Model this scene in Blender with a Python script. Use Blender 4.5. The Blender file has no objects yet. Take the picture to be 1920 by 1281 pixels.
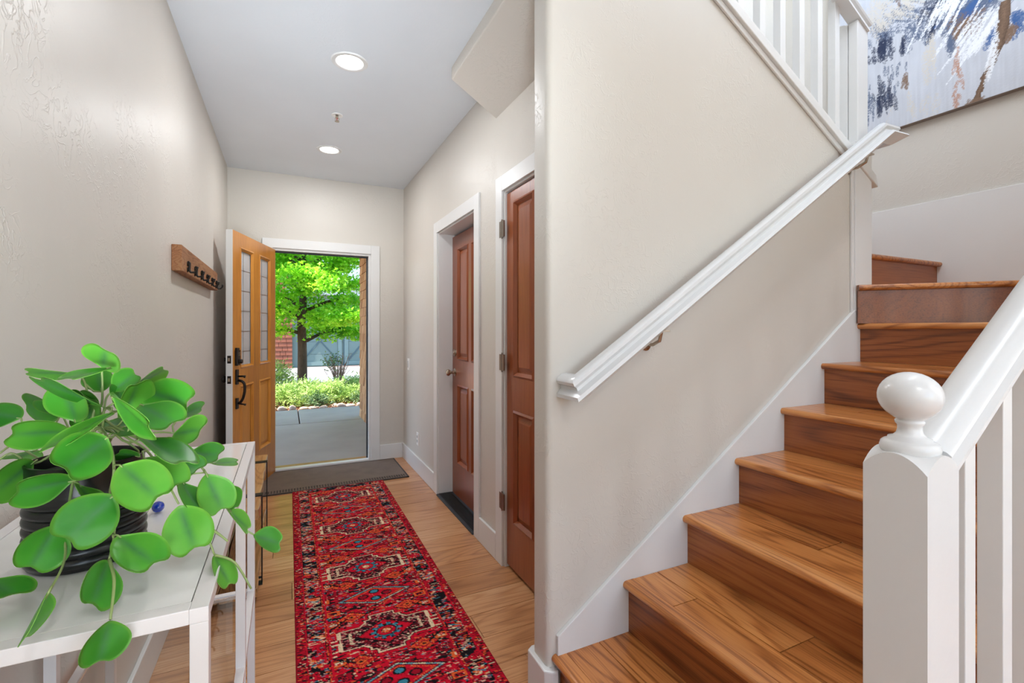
import bpy, math, random
import numpy as np
from mathutils import Vector, Matrix
random.seed(7); rng = np.random.default_rng(11)
scene = bpy.context.scene
COL = scene.collection
R = math.radians
def col(h, k=1.0):
    c = [int(h[i:i+2], 16)/255 for i in (0, 2, 4)]
    return tuple([min(1, k*(x/12.92 if x <= .04045 else ((x+.055)/1.055)**2.4)) for x in c] + [1.0])

# ------------------------------------------------------------------ camera
TH = R(25.6); FPX = 882.0; HOR = 618.0; CH = 1.30
cam = bpy.data.cameras.new('camera'); camo = bpy.data.objects.new('camera', cam); COL.objects.link(camo)
camo.location = (0, 0, CH); camo.rotation_euler = (R(90), 0, -TH)
cam.sensor_width = 36; cam.lens = FPX*36/1920; cam.shift_y = -(640.5-HOR)/1920*1.0
cam.clip_start = .02; cam.clip_end = 300
scene.camera = camo
S_, C_ = math.sin(TH), math.cos(TH)
def px(u, v, d):
    "world point seen at pixel (u, v) of the 1920x1281 photo, d metres in front of the lens plane"
    a = (u-960)/FPX
    return Vector((d*(S_+a*C_), d*(C_-a*S_), CH-d*(v-HOR)/FPX))

# ------------------------------------------------------------------ view, world, sun, lamps
vs = scene.view_settings
vs.view_transform = 'Standard'; vs.look = 'None'; vs.gamma = 1; vs.use_curve_mapping = False
vs.exposure = 0.06
w = bpy.data.worlds.new('world'); scene.world = w; w.use_nodes = True
nt = w.node_tree; bg = nt.nodes['Background']
sky = nt.nodes.new('ShaderNodeTexSky'); sky.sky_type = 'NISHITA'; sky.sun_disc = False
sky.sun_elevation = R(58); sky.sun_rotation = R(-60); sky.altitude = 1500; sky.air_density = 1.0
nt.links.new(sky.outputs[0], bg.inputs[0]); bg.inputs[1].default_value = 0.9
sun = bpy.data.lights.new('sun', 'SUN'); sun.energy = 15; sun.angle = R(.6); sun.color = (1, .95, .86)
suno = bpy.data.objects.new('sun', sun); COL.objects.link(suno)
sd = Vector((-.55, -.12, 1.0)).normalized()          # towards the sun
suno.rotation_euler = sd.to_track_quat('Z', 'Y').to_euler()
def area(name, loc, target, sx, sy, power, color=(1, 1, 1), shape='RECTANGLE', spread=180):
    l = bpy.data.lights.new(name, 'AREA'); l.shape = shape; l.size = sx; l.size_y = sy; l.energy = power; l.color = color
    l.spread = R(spread)
    o = bpy.data.objects.new(name, l); COL.objects.link(o); o.location = loc
    o.rotation_euler = (Vector(loc)-Vector(target)).to_track_quat('Z', 'Y').to_euler()
    return o
area('back_fill', (.9, -2.93, 1.55), (.9, 0, 1.45), 2.5, 2.0, 4.5, (.92, .97, 1))          # unseen fill added behind the camera, at the window opening
area('stairwell_fill', (2.1, .52, 4.35), (2.5, 3, 2.6), 2.2, 1.1, 60, (.86, .93, 1))  # unseen fill added high in the stairwell to brighten the turn
area('ceiling_fill', (-.15, -.5, 1.0), (.12, 3.1, 2.9), .4, .4, 10, (.80, .91, 1), spread=52)   # added fill aimed at the hall ceiling, out of view
area('side_fill', (3.50, -1.4, 1.5), (0, -.9, 1.6), 1.8, 1.6, 14, (.88, .95, 1))        # unseen fill added at the side wall, which has no window
area('fill_uplight', (2.9, -2.4, 1.86), (2.7, -2.2, 2.7), .34, .34, 39, (.93, .97, 1), 'DISK')   # added fill uplight over an unseen floor lamp
area('fill_uplight', (.1, -1.9, 1.86), (.1, -1.8, 2.7), .34, .34, 39, (.93, .97, 1), 'DISK')      # second added fill uplight, behind the camera
LAMP_W = 10.5

# ------------------------------------------------------------------ mesh helpers
WO = {}
def link(o, parent=None, origin=(0, 0, 0)):
    COL.objects.link(o); origin = Vector(origin); WO[o] = origin
    if parent is not None:
        o.parent = parent; o.location = origin-WO[parent]
    else: o.location = origin
    return o
def tag(o, label=None, cat=None, group=None, kind=None):
    if label: o['label'] = label
    if cat: o['category'] = cat
    if group: o['group'] = group
    if kind: o['kind'] = kind
    return o
def empty(name, loc=(0, 0, 0), label=None, cat=None, group=None, kind=None, parent=None):
    o = bpy.data.objects.new(name, None); o.empty_display_size = .05
    link(o, parent, loc); return tag(o, label, cat, group, kind)
class MB:
    def __init__(s, xf=None): s.v = []; s.f = []; s.xf = xf
    def add(s, vs_, fs):
        n = len(s.v)
        s.v += [s.xf(Vector(p)) if s.xf else Vector(p) for p in vs_]
        s.f += [tuple(i+n for i in f) for f in fs]; return s
    def box(s, x0, x1, y0, y1, z0, z1):
        return s.add([(x, y, z) for z in (z0, z1) for y in (y0, y1) for x in (x0, x1)],
                     [(0, 2, 3, 1), (4, 5, 7, 6), (0, 1, 5, 4), (2, 6, 7, 3), (0, 4, 6, 2), (1, 3, 7, 5)])
    def frus(s, a, b):
        "a, b: two 4-point loops, solid between them"
        return s.add(list(a)+list(b), [(3, 2, 1, 0), (4, 5, 6, 7), (0, 1, 5, 4), (1, 2, 6, 5), (2, 3, 7, 6), (3, 0, 4, 7)])
    def prism(s, poly, axis, a0, a1):
        def P(p, a):
            return {'x': (a, p[0], p[1]), 'y': (p[0], a, p[1]), 'z': (p[0], p[1], a)}[axis]
        n = len(poly)
        return s.add([P(p, a0) for p in poly]+[P(p, a1) for p in poly],
                     [tuple(range(n-1, -1, -1)), tuple(range(n, 2*n))]+[(i, (i+1) % n, n+(i+1) % n, n+i) for i in range(n)])
    def tube(s, pts, r, n=10, cap=True):
        pts = [Vector(p) for p in pts]; rr = r if isinstance(r, (list, tuple)) else [r]*len(pts)
        V = []; F = []; up = None
        for i, p in enumerate(pts):
            t = (pts[min(i+1, len(pts)-1)]-pts[max(i-1, 0)]).normalized()
            if up is None: up = t.orthogonal().normalized()
            up = (up-t*up.dot(t)).normalized(); sd_ = t.cross(up)
            for k in range(n):
                a = 2*math.pi*k/n; V.append(p+(up*math.cos(a)+sd_*math.sin(a))*rr[i])
        for i in range(len(pts)-1):
            for k in range(n):
                F.append((i*n+k, i*n+(k+1) % n, (i+1)*n+(k+1) % n, (i+1)*n+k))
        if cap: F.append(tuple(range(n-1, -1, -1))); F.append(tuple(range((len(pts)-1)*n, len(pts)*n)))
        return s.add(V, F)
    def lathe(s, prof, c, n=32, ax='z', cap=True):
        V = []; F = []; c = Vector(c)
        for (r, h) in prof:
            for k in range(n):
                a = 2*math.pi*k/n
                q = {'z': (r*math.cos(a), r*math.sin(a), h), 'x': (h, r*math.cos(a), r*math.sin(a)), 'y': (r*math.sin(a), h, r*math.cos(a))}[ax]
                V.append(c+Vector(q))
        for i in range(len(prof)-1):
            for k in range(n): F.append((i*n+k, i*n+(k+1) % n, (i+1)*n+(k+1) % n, (i+1)*n+k))
        if cap: F.append(tuple(range(n-1, -1, -1))); F.append(tuple(range((len(prof)-1)*n, len(prof)*n)))
        return s.add(V, F)
    def sweep(s, prof, path, side0):
        "extrude profile (side, up) along a mitred path"
        path = [Vector(p) for p in path]; n = len(prof)
        t = (path[1]-path[0]).normalized(); side = Vector(side0); side = (side-t*side.dot(t)).normalized()
        up = t.cross(side)
        if up.z < 0: up = -up
        ring = [path[0]+side*a+up*b for a, b in prof]; V = list(ring); F = []
        for i in range(1, len(path)):
            t = (path[i]-path[i-1]).normalized()
            nn = (t+(path[i+1]-path[i]).normalized()).normalized() if i < len(path)-1 else t
            ring = [q+t*((path[i]-q).dot(nn)/t.dot(nn)) for q in ring]
            b = len(V); V += ring
            F += [(b-n+k, b-n+(k+1) % n, b+(k+1) % n, b+k) for k in range(n)]
        F += [tuple(range(n-1, -1, -1)), tuple(range(len(V)-n, len(V)))]
        return s.add(V, F)
    def build(s, name, mat, parent=None, bevel=0, smooth=False, segs=2, kind=None, **kw):
        xs = [p.x for p in s.v]; ys = [p.y for p in s.v]; zs = [p.z for p in s.v]
        o0 = Vector(((min(xs)+max(xs))/2, (min(ys)+max(ys))/2, min(zs)))
        me = bpy.data.meshes.new(name); me.from_pydata([tuple(p-o0) for p in s.v], [], s.f); me.update()
        o = bpy.data.objects.new(name, me)
        if mat: me.materials.append(mat)
        import bmesh
        b = bmesh.new(); b.from_mesh(me); bmesh.ops.recalc_face_normals(b, faces=b.faces); b.to_mesh(me); b.free()
        if smooth:
            me.polygons.foreach_set('use_smooth', [True]*len(me.polygons))
            if smooth == 'auto': me.set_sharp_from_angle(angle=R(38))
        if bevel:
            m = o.modifiers.new('bevel', 'BEVEL'); m.width = bevel; m.segments = segs; m.limit_method = 'ANGLE'; m.angle_limit = R(35)
            m.harden_normals = False
        link(o, parent, o0)
        if kind: o['kind'] = kind
        return tag(o, **kw)
def bx(name, mat, x0, x1, y0, y1, z0, z1, parent=None, bevel=0, **kw):
    return MB().box(x0, x1, y0, y1, z0, z1).build(name, mat, parent, bevel, **kw)
def npmesh(name, V, F, mat, parent=None, colors=None, smooth=False, **kw):
    "V (n,3) F (m,k) arrays"
    V = np.asarray(V, float); F = np.asarray(F, int)
    o0 = Vector((float((V[:, 0].min()+V[:, 0].max())/2), float((V[:, 1].min()+V[:, 1].max())/2), float(V[:, 2].min())))
    me = bpy.data.meshes.new(name); k = F.shape[1]
    me.vertices.add(len(V)); me.vertices.foreach_set('co', (V-np.array(o0)).ravel())
    me.loops.add(F.size); me.loops.foreach_set('vertex_index', F.ravel())
    me.polygons.add(len(F)); me.polygons.foreach_set('loop_start', np.arange(0, F.size, k)); me.polygons.foreach_set('loop_total', np.full(len(F), k))
    me.update(calc_edges=True)
    if smooth: me.polygons.foreach_set('use_smooth', [True]*len(F))
    if colors is not None:
        ca = me.color_attributes.new('Col', 'FLOAT_COLOR', 'POINT')
        c4 = np.ones((len(V), 4)); c4[:, :3] = colors; ca.data.foreach_set('color', c4.ravel())
    me.materials.append(mat)
    o = bpy.data.objects.new(name, me); link(o, parent, o0); return tag(o, **kw)

# ------------------------------------------------------------------ materials
def newmat(name):
    m = bpy.data.materials.new(name); m.use_nodes = True; t = m.node_tree
    return m, t, t.nodes['Principled BSDF']
def N(t, typ, **kw):
    n = t.nodes.new(typ)
    for k, v in kw.items(): setattr(n, k, v)
    return n
def ramp(t, fac, stops, interp='LINEAR'):
    r = N(t, 'ShaderNodeValToRGB'); r.color_ramp.interpolation = interp
    e = r.color_ramp.elements
    while len(e) < len(stops): e.new(.5)
    for i, (p, c) in enumerate(stops):
        e[i].position = p; e[i].color = c if len(c) == 4 else (*c, 1)
    t.links.new(fac, r.inputs[0]); return r.outputs[0]
def noise(t, vec, scale, detail=4, rough=.5, dist=0):
    n = N(t, 'ShaderNodeTexNoise'); n.inputs['Scale'].default_value = scale; n.inputs['Detail'].default_value = detail
    n.inputs['Roughness'].default_value = rough; n.inputs['Distortion'].default_value = dist
    if vec is not None: t.links.new(vec, n.inputs['Vector'])
    return n.outputs[0]
def mapv(t, src, scale=(1, 1, 1), loc=None, rot=(0, 0, 0)):
    m = N(t, 'ShaderNodeMapping'); t.links.new(src, m.inputs[0]); m.inputs['Scale'].default_value = scale; m.inputs['Rotation'].default_value = rot
    if loc is not None: m.inputs['Location'].default_value = loc
    return m.outputs[0]
def mixc(t, f, a, b, bt='MIX'):
    m = N(t, 'ShaderNodeMix', data_type='RGBA', blend_type=bt)
    for sck, val in ((m.inputs[0], f), (m.inputs[6], a), (m.inputs[7], b)):
        if hasattr(val, 'is_linked') or hasattr(val, 'links'): t.links.new(val, sck)
        else: sck.default_value = val
    return m.outputs[2]
def mth(t, op, a, b=None, c=None):
    m = N(t, 'ShaderNodeMath', operation=op)
    for i, x in enumerate((a, b, c)):
        if x is None: continue
        if hasattr(x, 'links'): t.links.new(x, m.inputs[i])
        else: m.inputs[i].default_value = x
    return m.outputs[0]
def bump(t, h, strength, dist, b, prev=None):
    n = N(t, 'ShaderNodeBump'); n.inputs['Strength'].default_value = strength; n.inputs['Distance'].default_value = dist
    t.links.new(h, n.inputs['Height'])
    if prev: t.links.new(prev, n.inputs['Normal'])
    t.links.new(n.outputs[0], b.inputs['Normal']); return n.outputs[0]
def pos(t): return N(t, 'ShaderNodeNewGeometry').outputs['Position']
def paint(name, c, rough=.5, tex=0.0, spec=.5, bscale=60, var=.03):
    m, t, b = newmat(name); b.inputs['Roughness'].default_value = rough; b.inputs['Specular IOR Level'].default_value = spec
    P = pos(t); n1 = noise(t, P, 2.2, 3)
    cc = ramp(t, n1, [(.3, tuple(x*(1-var) for x in c[:3])), (.7, tuple(min(1, x*(1+var)) for x in c[:3]))])
    t.links.new(cc, b.inputs['Base Color'])
    if tex: bump(t, noise(t, P, bscale, 3), tex, .002, b)
    return m
def plaster(name, c, amount=1.0):
    m, t, b = newmat(name); b.inputs['Roughness'].default_value = .42; b.inputs['Specular IOR Level'].default_value = .35
    P = pos(t)
    n1 = noise(t, P, 1.3, 4); cc = ramp(t, n1, [(.3, tuple(x*.965 for x in c[:3])), (.7, tuple(x*1.03 for x in c[:3]))])
    t.links.new(cc, b.inputs['Base Color'])
    # skip-trowel: mostly smooth with scattered ridges, only inside patches
    patch = ramp(t, noise(t, P, 2.6, 3, .6), [(.46, (0, 0, 0)), (.62, (1, 1, 1))])
    v = N(t, 'ShaderNodeTexNoise'); v.inputs['Scale'].default_value = 17; v.inputs['Detail'].default_value = 3; v.inputs['Distortion'].default_value = 1.6
    t.links.new(P, v.inputs['Vector'])
    ridge = ramp(t, v.outputs[0], [(.47, (0, 0, 0)), (.5, (1, 1, 1)), (.53, (.25, .25, .25)), (.56, (0, 0, 0))])
    hgt = mth(t, 'MULTIPLY', ridge, patch)
    b1 = bump(t, noise(t, P, 6, 3, .5), .22*amount, .012, b)
    bump(t, hgt, .75*amount, .003, b, b1)
    return m
def wood(name, axis, dark, mid, light, rough=.35, sc=1.0, grain=1.0, coat=0.0, spec=.5, bumpk=.15):
    "procedural oak: fibres along axis, cathedral figure, pores, per-object shift"
    m, t, b = newmat(name); b.inputs['Roughness'].default_value = rough; b.inputs['Specular IOR Level'].default_value = spec
    b.inputs['Coat Weight'].default_value = coat; b.inputs['Coat Roughness'].default_value = .12
    P = pos(t); oi = N(t, 'ShaderNodeObjectInfo')
    off = N(t, 'ShaderNodeVectorMath', operation='SCALE'); off.inputs[0].default_value = (37, 53, 41); t.links.new(oi.outputs['Random'], off.inputs['Scale'])
    ad = N(t, 'ShaderNodeVectorMath', operation='ADD'); t.links.new(P, ad.inputs[0]); t.links.new(off.outputs[0], ad.inputs[1])
    V = ad.outputs[0]
    s = [4.2*sc]*3; s['xyz'.index(axis)] = .42*sc
    low = noise(t, mapv(t, V, s), 1.0, 2, .45, .35)
    rings = mth(t, 'SINE', mth(t, 'MULTIPLY', low, 130))
    rings = mth(t, 'POWER', mth(t, 'MULTIPLY_ADD', rings, .5, .5), 3.5)
    s2 = [230*sc]*3; s2['xyz'.index(axis)] = 5*sc
    fib = noise(t, mapv(t, V, s2), 1.0, 3, .6)
    s3 = [3.5*sc]*3; s3['xyz'.index(axis)] = 1.0*sc
    blot = noise(t, mapv(t, V, s3), 1.0, 3, .5)
    f = mth(t, 'ADD', mth(t, 'MULTIPLY', rings, -.155*grain), mth(t, 'MULTIPLY', fib, .34))
    f = mth(t, 'ADD', f, mth(t, 'MULTIPLY_ADD', blot, .50, .14))
    f = mth(t, 'ADD', f, mth(t, 'MULTIPLY_ADD', oi.outputs['Random'], .16, -.08))
    c = ramp(t, f, [(.28, dark), (.54, mid), (.80, light)])
    pores = ramp(t, fib, [(.30, (.62, .55, .5)), (.44, (1, 1, 1))])
    c = mixc(t, .8, c, pores, 'MULTIPLY')
    knot = ramp(t, noise(t, mapv(t, V, [3.1*sc if k != 'xyz'.index(axis) else 1.6*sc for k in range(3)]), 1.0, 1, .4), [(.76, (1, 1, 1)), (.84, (.45, .38, .33))])
    c = mixc(t, .8*min(1, grain), c, knot, 'MULTIPLY')
    t.links.new(c, b.inputs['Base Color'])
    bump(t, fib, bumpk, .0015, b)
    return m
def simple(name, c, rough=.5, metal=0, spec=.5, **kw):
    m, t, b = newmat(name); P = pos(t)
    n = noise(t, P, 35, 3)
    cc = ramp(t, n, [(.3, tuple(x*.93 for x in c[:3])), (.7, tuple(min(1, x*1.05) for x in c[:3]))]); t.links.new(cc, b.inputs['Base Color'])
    b.inputs['Roughness'].default_value = rough; b.inputs['Metallic'].default_value = metal; b.inputs['Specular IOR Level'].default_value = spec
    for k, v in kw.items(): b.inputs[k.replace('_', ' ')].default_value = v
    return m
def emis(name, c, s):
    m, t, b = newmat(name); b.inputs['Emission Color'].default_value = c; b.inputs['Emission Strength'].default_value = s; b.inputs['Base Color'].default_value = c
    return m
def vcol(name, rough=.9, spec=.2, coat=0, nscale=0, nstr=0):
    m, t, b = newmat(name); a = N(t, 'ShaderNodeVertexColor', layer_name='Col'); t.links.new(a.outputs[0], b.inputs['Base Color'])
    b.inputs['Roughness'].default_value = rough; b.inputs['Specular IOR Level'].default_value = spec
    if nscale: bump(t, noise(t, pos(t), nscale, 2), nstr, .002, b)
    return m
M = {}
M['wall'] = plaster('wall_plaster', col('d0cac1'), .45)
M['ceil'] = plaster('ceiling_paint', col('e0e5ea'), .2)
M['white'] = paint('trim_white', col('dedddb'), .35, .12, .4, 90, .015)
M['whitegloss'] = paint('gloss_white', col('dad9d8'), .22, .1, .5, 60, .012)
M['whitemetal'] = paint('white_metal', col('e2dcd8'), .3, 0, .5, 60, .01)
M['tabletop'] = paint('white_lacquer', col('e9e5e0'), .07, 0, .6, 60, .01)
M['floor'] = wood('floor_oak', 'x', col('96603a'), col('c88f60'), col('dfb288'), .30, 1.0, .8, .15)
M['tread'] = wood('stair_oak', 'y', col('86491e'), col('c07a40'), col('dc9c5c'), .28, 1.0, 1.35, .15)
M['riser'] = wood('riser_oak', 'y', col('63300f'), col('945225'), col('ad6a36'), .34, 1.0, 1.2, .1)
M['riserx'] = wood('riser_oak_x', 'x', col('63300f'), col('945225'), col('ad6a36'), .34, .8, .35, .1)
M['doorred'] = wood('door_fir', 'z', col('6d3115'), col('904a26'), col('a05a32'), .30, 1.0, .35, .2)
M['dooryel'] = wood('door_pine', 'z', col('a0601a'), col('c78432'), col('d6973f'), .34, 1.0, .3, .15)
M['rack'] = wood('rack_wood', 'y', col('5a3018'), col('93603c'), col('b0855c'), .6, 2.0, .9, 0, .3, .5)
M['bench'] = wood('bench_wood', 'y', col('6b4423'), col('ad7c4a'), col('cfa26c'), .35, 2.0, 1.0, .3)
M['black'] = simple('black_metal', col('26221f'), .45, .6)
M['bronze'] = simple('dark_bronze', col('2b2522'), .38, .7)
M['nickel'] = simple('nickel', col('b8aa9a'), .25, 1.0)
M['steel'] = simple('hinge_steel', col('8d8378'), .35, 1.0)
M['pot'] = simple('pot_glaze', col('131414'), .28, 0, .5)
M['soil'] = simple('soil', col('1e1913'), .95)
M['switch'] = paint('switch_plastic', col('efeeea'), .3, 0, .5, 50, .01)
M['rubber'] = simple('threshold_rubber', col('30343a'), .6)
M['lamp'] = emis('lamp_lens', (1, .97, .92, 1), 14)
M['concrete'] = paint('concrete', col('99938a'), .85, .5, .3, 220, .08)
M['roadlight'] = paint('drive_concrete', col('817f7d'), .9, .4, .3, 120, .06)
M['curb'] = paint('curb_concrete', col('bab8b4'), .9, .4, .3, 120, .05)
M['asphalt'] = paint('asphalt', col('74767c'), .9, .6, .3, 300, .06)
M['garage'] = paint('garage_paint', col('6a7a75'), .6, .15, .4, 60, .04)
M['garage_trim'] = paint('garage_trim', col('758681'), .6, .15, .4, 60, .04)
M['seam'] = paint('garage_seam', col('4d5f64'), .7, 0, .3, 60, .02)
M['redshingle'] = paint('red_shingle', col('86513f'), .85, .6, .2, 60, .18)
M['siding'] = paint('pale_siding', col('b9c3cf'), .7, .2, .3, 60, .04)
M['roof'] = paint('grey_roof', col('6d6a74'), .9, .5, .2, 60, .1)
M['shingle'] = wood('cedar_shingle', 'z', col('6b4630'), col('a07650'), col('c4a078'), .85, 2.0, .3, 0, .2, .8)
M['stone'] = paint('river_stone', col('b5a08f'), .8, .5, .3, 30, .2)
M['mulch'] = paint('mulch_soil', col('a4806a'), .95, 1.0, .2, 60, .3)
M['bark'] = wood('bark', 'z', col('2e241c'), col('55463a'), col('6f6154'), .95, 3.0, .5, 0, .2, 2.0)
M['mat'] = None

# ================================================================== SETTING
XL, XR, YF, HC = -.47, 1.077, 4.81, 2.73
YS, WE = 1.39, .80                # stair wall plane, its free end
YB, YSN = 2.46, .405              # far wall of the upper flight, near side of the stairs
XW = 3.59; HS = 5.3               # wall at the turn, stairwell height
RISE, RUN, X1 = .19, .2925, .815
# ---- floor: every plank its own piece
floor = bx('floor', M['mulch'], XL-.1, XW+.12, -3.1, YF+.02, -.12, -.021, kind='structure')
floor['label'] = 'warm oak plank floor'
PW = .165
y = YF-.0; row = 0
cutn = 0
while y > -3.0:
    y0 = y-PW; x = XL-.02-random.random()*1.2; xe = 1.3 if y > 1.5 else 3.6
    first = True
    while x < xe:
        L = random.choice([.9, 1.2, 1.45, 1.8, 2.1]) if y > 1.0 else random.choice([2.1, 2.4, 2.8]); a, b_ = max(x, XL-.02), min(x+L, xe)
        if b_-a > .06:
            e = .0007
            MB().frus([(a+e, y0+e, -.02), (b_-e, y0+e, -.02), (b_-e, y-e, -.02), (a+e, y-e, -.02)],
                      [(a+e*2, y0+e*2, 0), (b_-e*2, y0+e*2, 0), (b_-e*2, y-e*2, 0), (a+e*2, y-e*2, 0)]).build('plank', M['floor'], floor)
        x += L
    y = y0; row += 1
# ---- walls
bx('wall_left', M['wall'], XL-.14, XL, -3.1, YF+.14, -.02, HC+.02, kind='structure')
DX0, DX1, DH = -.115, .752, 2.045
MB().box(XL, DX0, YF, YF+.14, -.02, HC).box(DX1, XR+.25, YF, YF+.14, -.02, HC).box(DX0, DX1, YF, YF+.14, DH, HC).build('wall_far', M['wall'], kind='structure')
D2a, D2b, D3a, D3b, DH2 = 2.779, 3.591, 1.62, 2.350, 2.06
WR = 1.34
MB().box(XR, WR, D2b, YF, -.02, HC).box(XR, WR, D3b, D2a, -.02, HC).box(XR, WR, D2a, D2b, DH2, HC)\
    .box(XR, WR, D3a, D3b, DH2, HC).box(XR, WR, YS+.11, D3a, -.02, HC).build('wall_right', M['wall'], kind='structure')
MB().box(WR, WR+.05, 1.5, 4.9, -.02, HC).build('wall_right_backing', M['wall'], kind='structure')
# stair wall with bullnose end, top cut on the slope of the upper flight
def zcap(x): return 2.675-(x-1.640)*.566
SL = MB(); poly = []
r_ = .022
for k in range(7):
    a = math.pi+math.pi/2*k/6; poly.append((WE+r_+r_*math.cos(a), YS+r_+r_*math.sin(a)))
poly += [(2.56, YS), (2.56, YS+.11)]
for k in range(7):
    a = math.pi/2+math.pi/2*k/6; poly.append((WE+r_+r_*math.cos(a), YS+.11-r_+r_*math.sin(a)))
n = len(poly)
V = [(p[0], p[1], 0) for p in poly]+[(p[0], p[1], zcap(p[0])) for p in poly]
SL.add(V, [tuple(range(n-1, -1, -1)), tuple(range(n, 2*n))]+[(i, (i+1) % n, n+(i+1) % n, n+i) for i in range(n)])
SL.build('wall_stair', M['wall'], smooth='auto', kind='structure')
# stairwell shell
bx('wall_turn', M['wall'], XW, XW+.12, .28, YB+.12, 0, HS, kind='structure')
bx('wall_upper_far', M['wall'], WE, XW, YB, YB+.12, HC+.02, HS, kind='structure')
MB().box(XR+.02, XW, YB, YB+.12, 0, HC+.02).build('wall_turn_lower', M['wall'], kind='structure')
bx('wall_upper_left', M['wall'], WE-.12, WE, .28, YB+.12, HC+.12, HS, kind='structure')
MB().box(2.62, XW, .28, .385, 0, HC).box(WE, 1.0, .28, .385, HC, HS).box(3.2, XW, .28, .385, HC, HS).box(1.0, 3.2, .28, .385, HC, 3.78)\
    .box(1.0, 3.2, .28, .385, 4.92, HS).build('wall_upper_near', M['wall'], kind='structure')
bx('ceiling_stairwell', M['ceil'], WE-.12, XW+.12, .28, YB+.12, HS, HS+.1, kind='structure')
MB().box(XL-.14, WE, -3.1, YF+.14, HC, HC+.12).box(WE, XR+.3, YS+.11, YF+.14, HC, HC+.12).box(WE, XW+.12, -3.1, .28, HC, HC+.12)\
    .build('ceiling', M['ceil'], kind='structure')
# living-room side behind the camera, with a window opening added for fill light
MB().box(XL-.14, -.4, -3.1, -3.0, 0, HC).box(2.2, XW+.12, -3.1, -3.0, 0, HC).box(-.4, 2.2, -3.1, -3.0, 0, .5).box(-.4, 2.2, -3.1, -3.0, 2.6, HC).build('wall_back', M['wall'], kind='structure')
bx('wall_side', M['wall'], XW, XW+.12, -3.1, .28, 0, HC, kind='structure')
fr = MB()
for x in (-.4, .46, 1.32, 2.14): fr.box(x, x+.06, -3.06, -2.97, .5, 2.6)
fr.box(-.4, 2.2, -3.06, -2.97, .5, .56).box(-.4, 2.2, -3.06, -2.97, 2.54, 2.6)
fr.build('added_window', M['white'], kind='structure')
# sloping soffit of the upper flight over the hall
s0, s1 = (.812, 2.664), (XR+.01, 2.664-(XR+.01-.812)*.61)
MB().prism([(.812, HC+.01), (.812, 2.664), s1, (s1[0], HC+.01)], 'y', YS+.11, YB).build('ceiling_stair_soffit', M['wall'], bevel=.006, kind='structure')
# the upper flight's slab behind the stair wall
MB().prism([(XR+.02, 2.45), (XR+.02, 3.05), (2.6, 2.14), (2.6, 1.9), (2.35, 1.72)], 'y', YS+.12, YB-.01).build('ceiling_upper_flight', M['white'], kind='structure')
# ---- baseboards
def base(name, x0, x1, y0, y1, h=.147): return bx(name, M['white'], x0, x1, y0, y1, 0, h, bevel=.004, kind='structure')
base('baseboard_left', XL, XL+.015, -2.9, YF)
MB().box(XL+.015, DX0-.09, YF-.015, YF, 0, .147).box(DX1+.085, XR-.015, YF-.015, YF, 0, .147).build('baseboard_far', M['white'], bevel=.004, kind='structure')
MB().box(XR-.015, XR, D2b+.085, YF, 0, .147).box(XR-.015, XR, D3b+.085, D2a-.085, 0, .147).build('baseboard_right', M['white'], bevel=.004, kind='structure')
MB().prism([(WE-.016, YS-.006), (WE+.006, YS-.026), (WE+.03, YS-.026), (WE+.03, YS+.13), (WE+.006, YS+.13), (WE-.016, YS+.116)], 'z', 0, .147).build('baseboard_corner', M['white'], bevel=.005, kind='structure')
# ---- casings and jambs
c1 = MB().box(DX1, DX1+.085, YF-.016, YF, 0, DH+.085).box(DX0-.085, DX1, YF-.016, YF, DH, DH+.085).box(DX0-.085, DX0, YF-.016, YF, 0, DH)
c1.build('trim_1', M['white'], bevel=.003, kind='structure')
MB().box(DX1-.02, DX1, YF, YF+.14, 0, DH).box(DX0, DX0+.02, YF, YF+.14, 0, DH).box(DX0+.02, DX1-.02, YF, YF+.14, DH-.02, DH).build('trim_2', M['white'], kind='structure')
MB().box(DX1-.035, DX1-.02, YF+.05, YF+.062, 0.02, DH-.02).box(DX0+.02, DX1-.02, YF+.05, YF+.062, DH-.035, DH-.02).build('weatherstrip', M['rubber'], tag_ := None, kind='structure') if False else \
    tag(MB().box(DX1-.035, DX1-.02, YF+.05, YF+.062, 0.02, DH-.02).box(DX0+.02, DX1-.035, YF+.05, YF+.062, DH-.035, DH-.02).build('trim_3', M['rubber']), kind='structure')
th = bx('trim_4', M['white'], DX0+.02, DX1-.02, YF-.02, YF+.045, 0, .022, bevel=.005, kind='structure')
bx('trim_5', simple('brass_sill', col('b98a5c'), .45, .5), DX0+.02, DX1-.02, YF+.045, YF+.15, -.01, .012, kind='structure')
for nm, a, b_, dep in (('trim_6', D2a, D2b, .115), ('trim_7', D3a, D3b, .04)):
    j = MB().box(XR-.014, XR, b_, b_+.085, 0, DH2+.085).box(XR-.014, XR, a, b_, DH2, DH2+.085).box(XR-.014, XR, a-.085, a, 0, DH2+.085)
    j.box(XR, WR, b_-.012, b_, 0, DH2).box(XR, WR, a, a+.012, 0, DH2).box(XR, WR, a+.012, b_-.012, DH2-.012, DH2)
    j.build(nm, M['white'], bevel=.002, kind='structure')
bx('trim_8', M['rubber'], XR-.02, XR+.12, D2a+.012, D2b-.012, 0, .012, bevel=.003, kind='structure')
rb = MB()
for k in range(9): rb.box(XR+.0+.011*k, XR+.006+.011*k, D2a+.02, D2b-.02, .012, .016)
rb.build('trim_9', M['black'], kind='structure')
# wall skirting that follows the stairs
def zs(x): return .254+(x-.832)*.6635
MB().prism([(.832, RISE-.02), (.832, .254), (2.56, zs(2.56)), (2.56, .02), (.87, .02), (.87, RISE-.02)], 'y', YS-.016, YS).build('trim_10', M['white'], bevel=.002, kind='structure')
bx('trim_11', M['white'], XW-.016, XW, .40, YB, 1.33, 2.089, bevel=.002, kind='structure')
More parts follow.
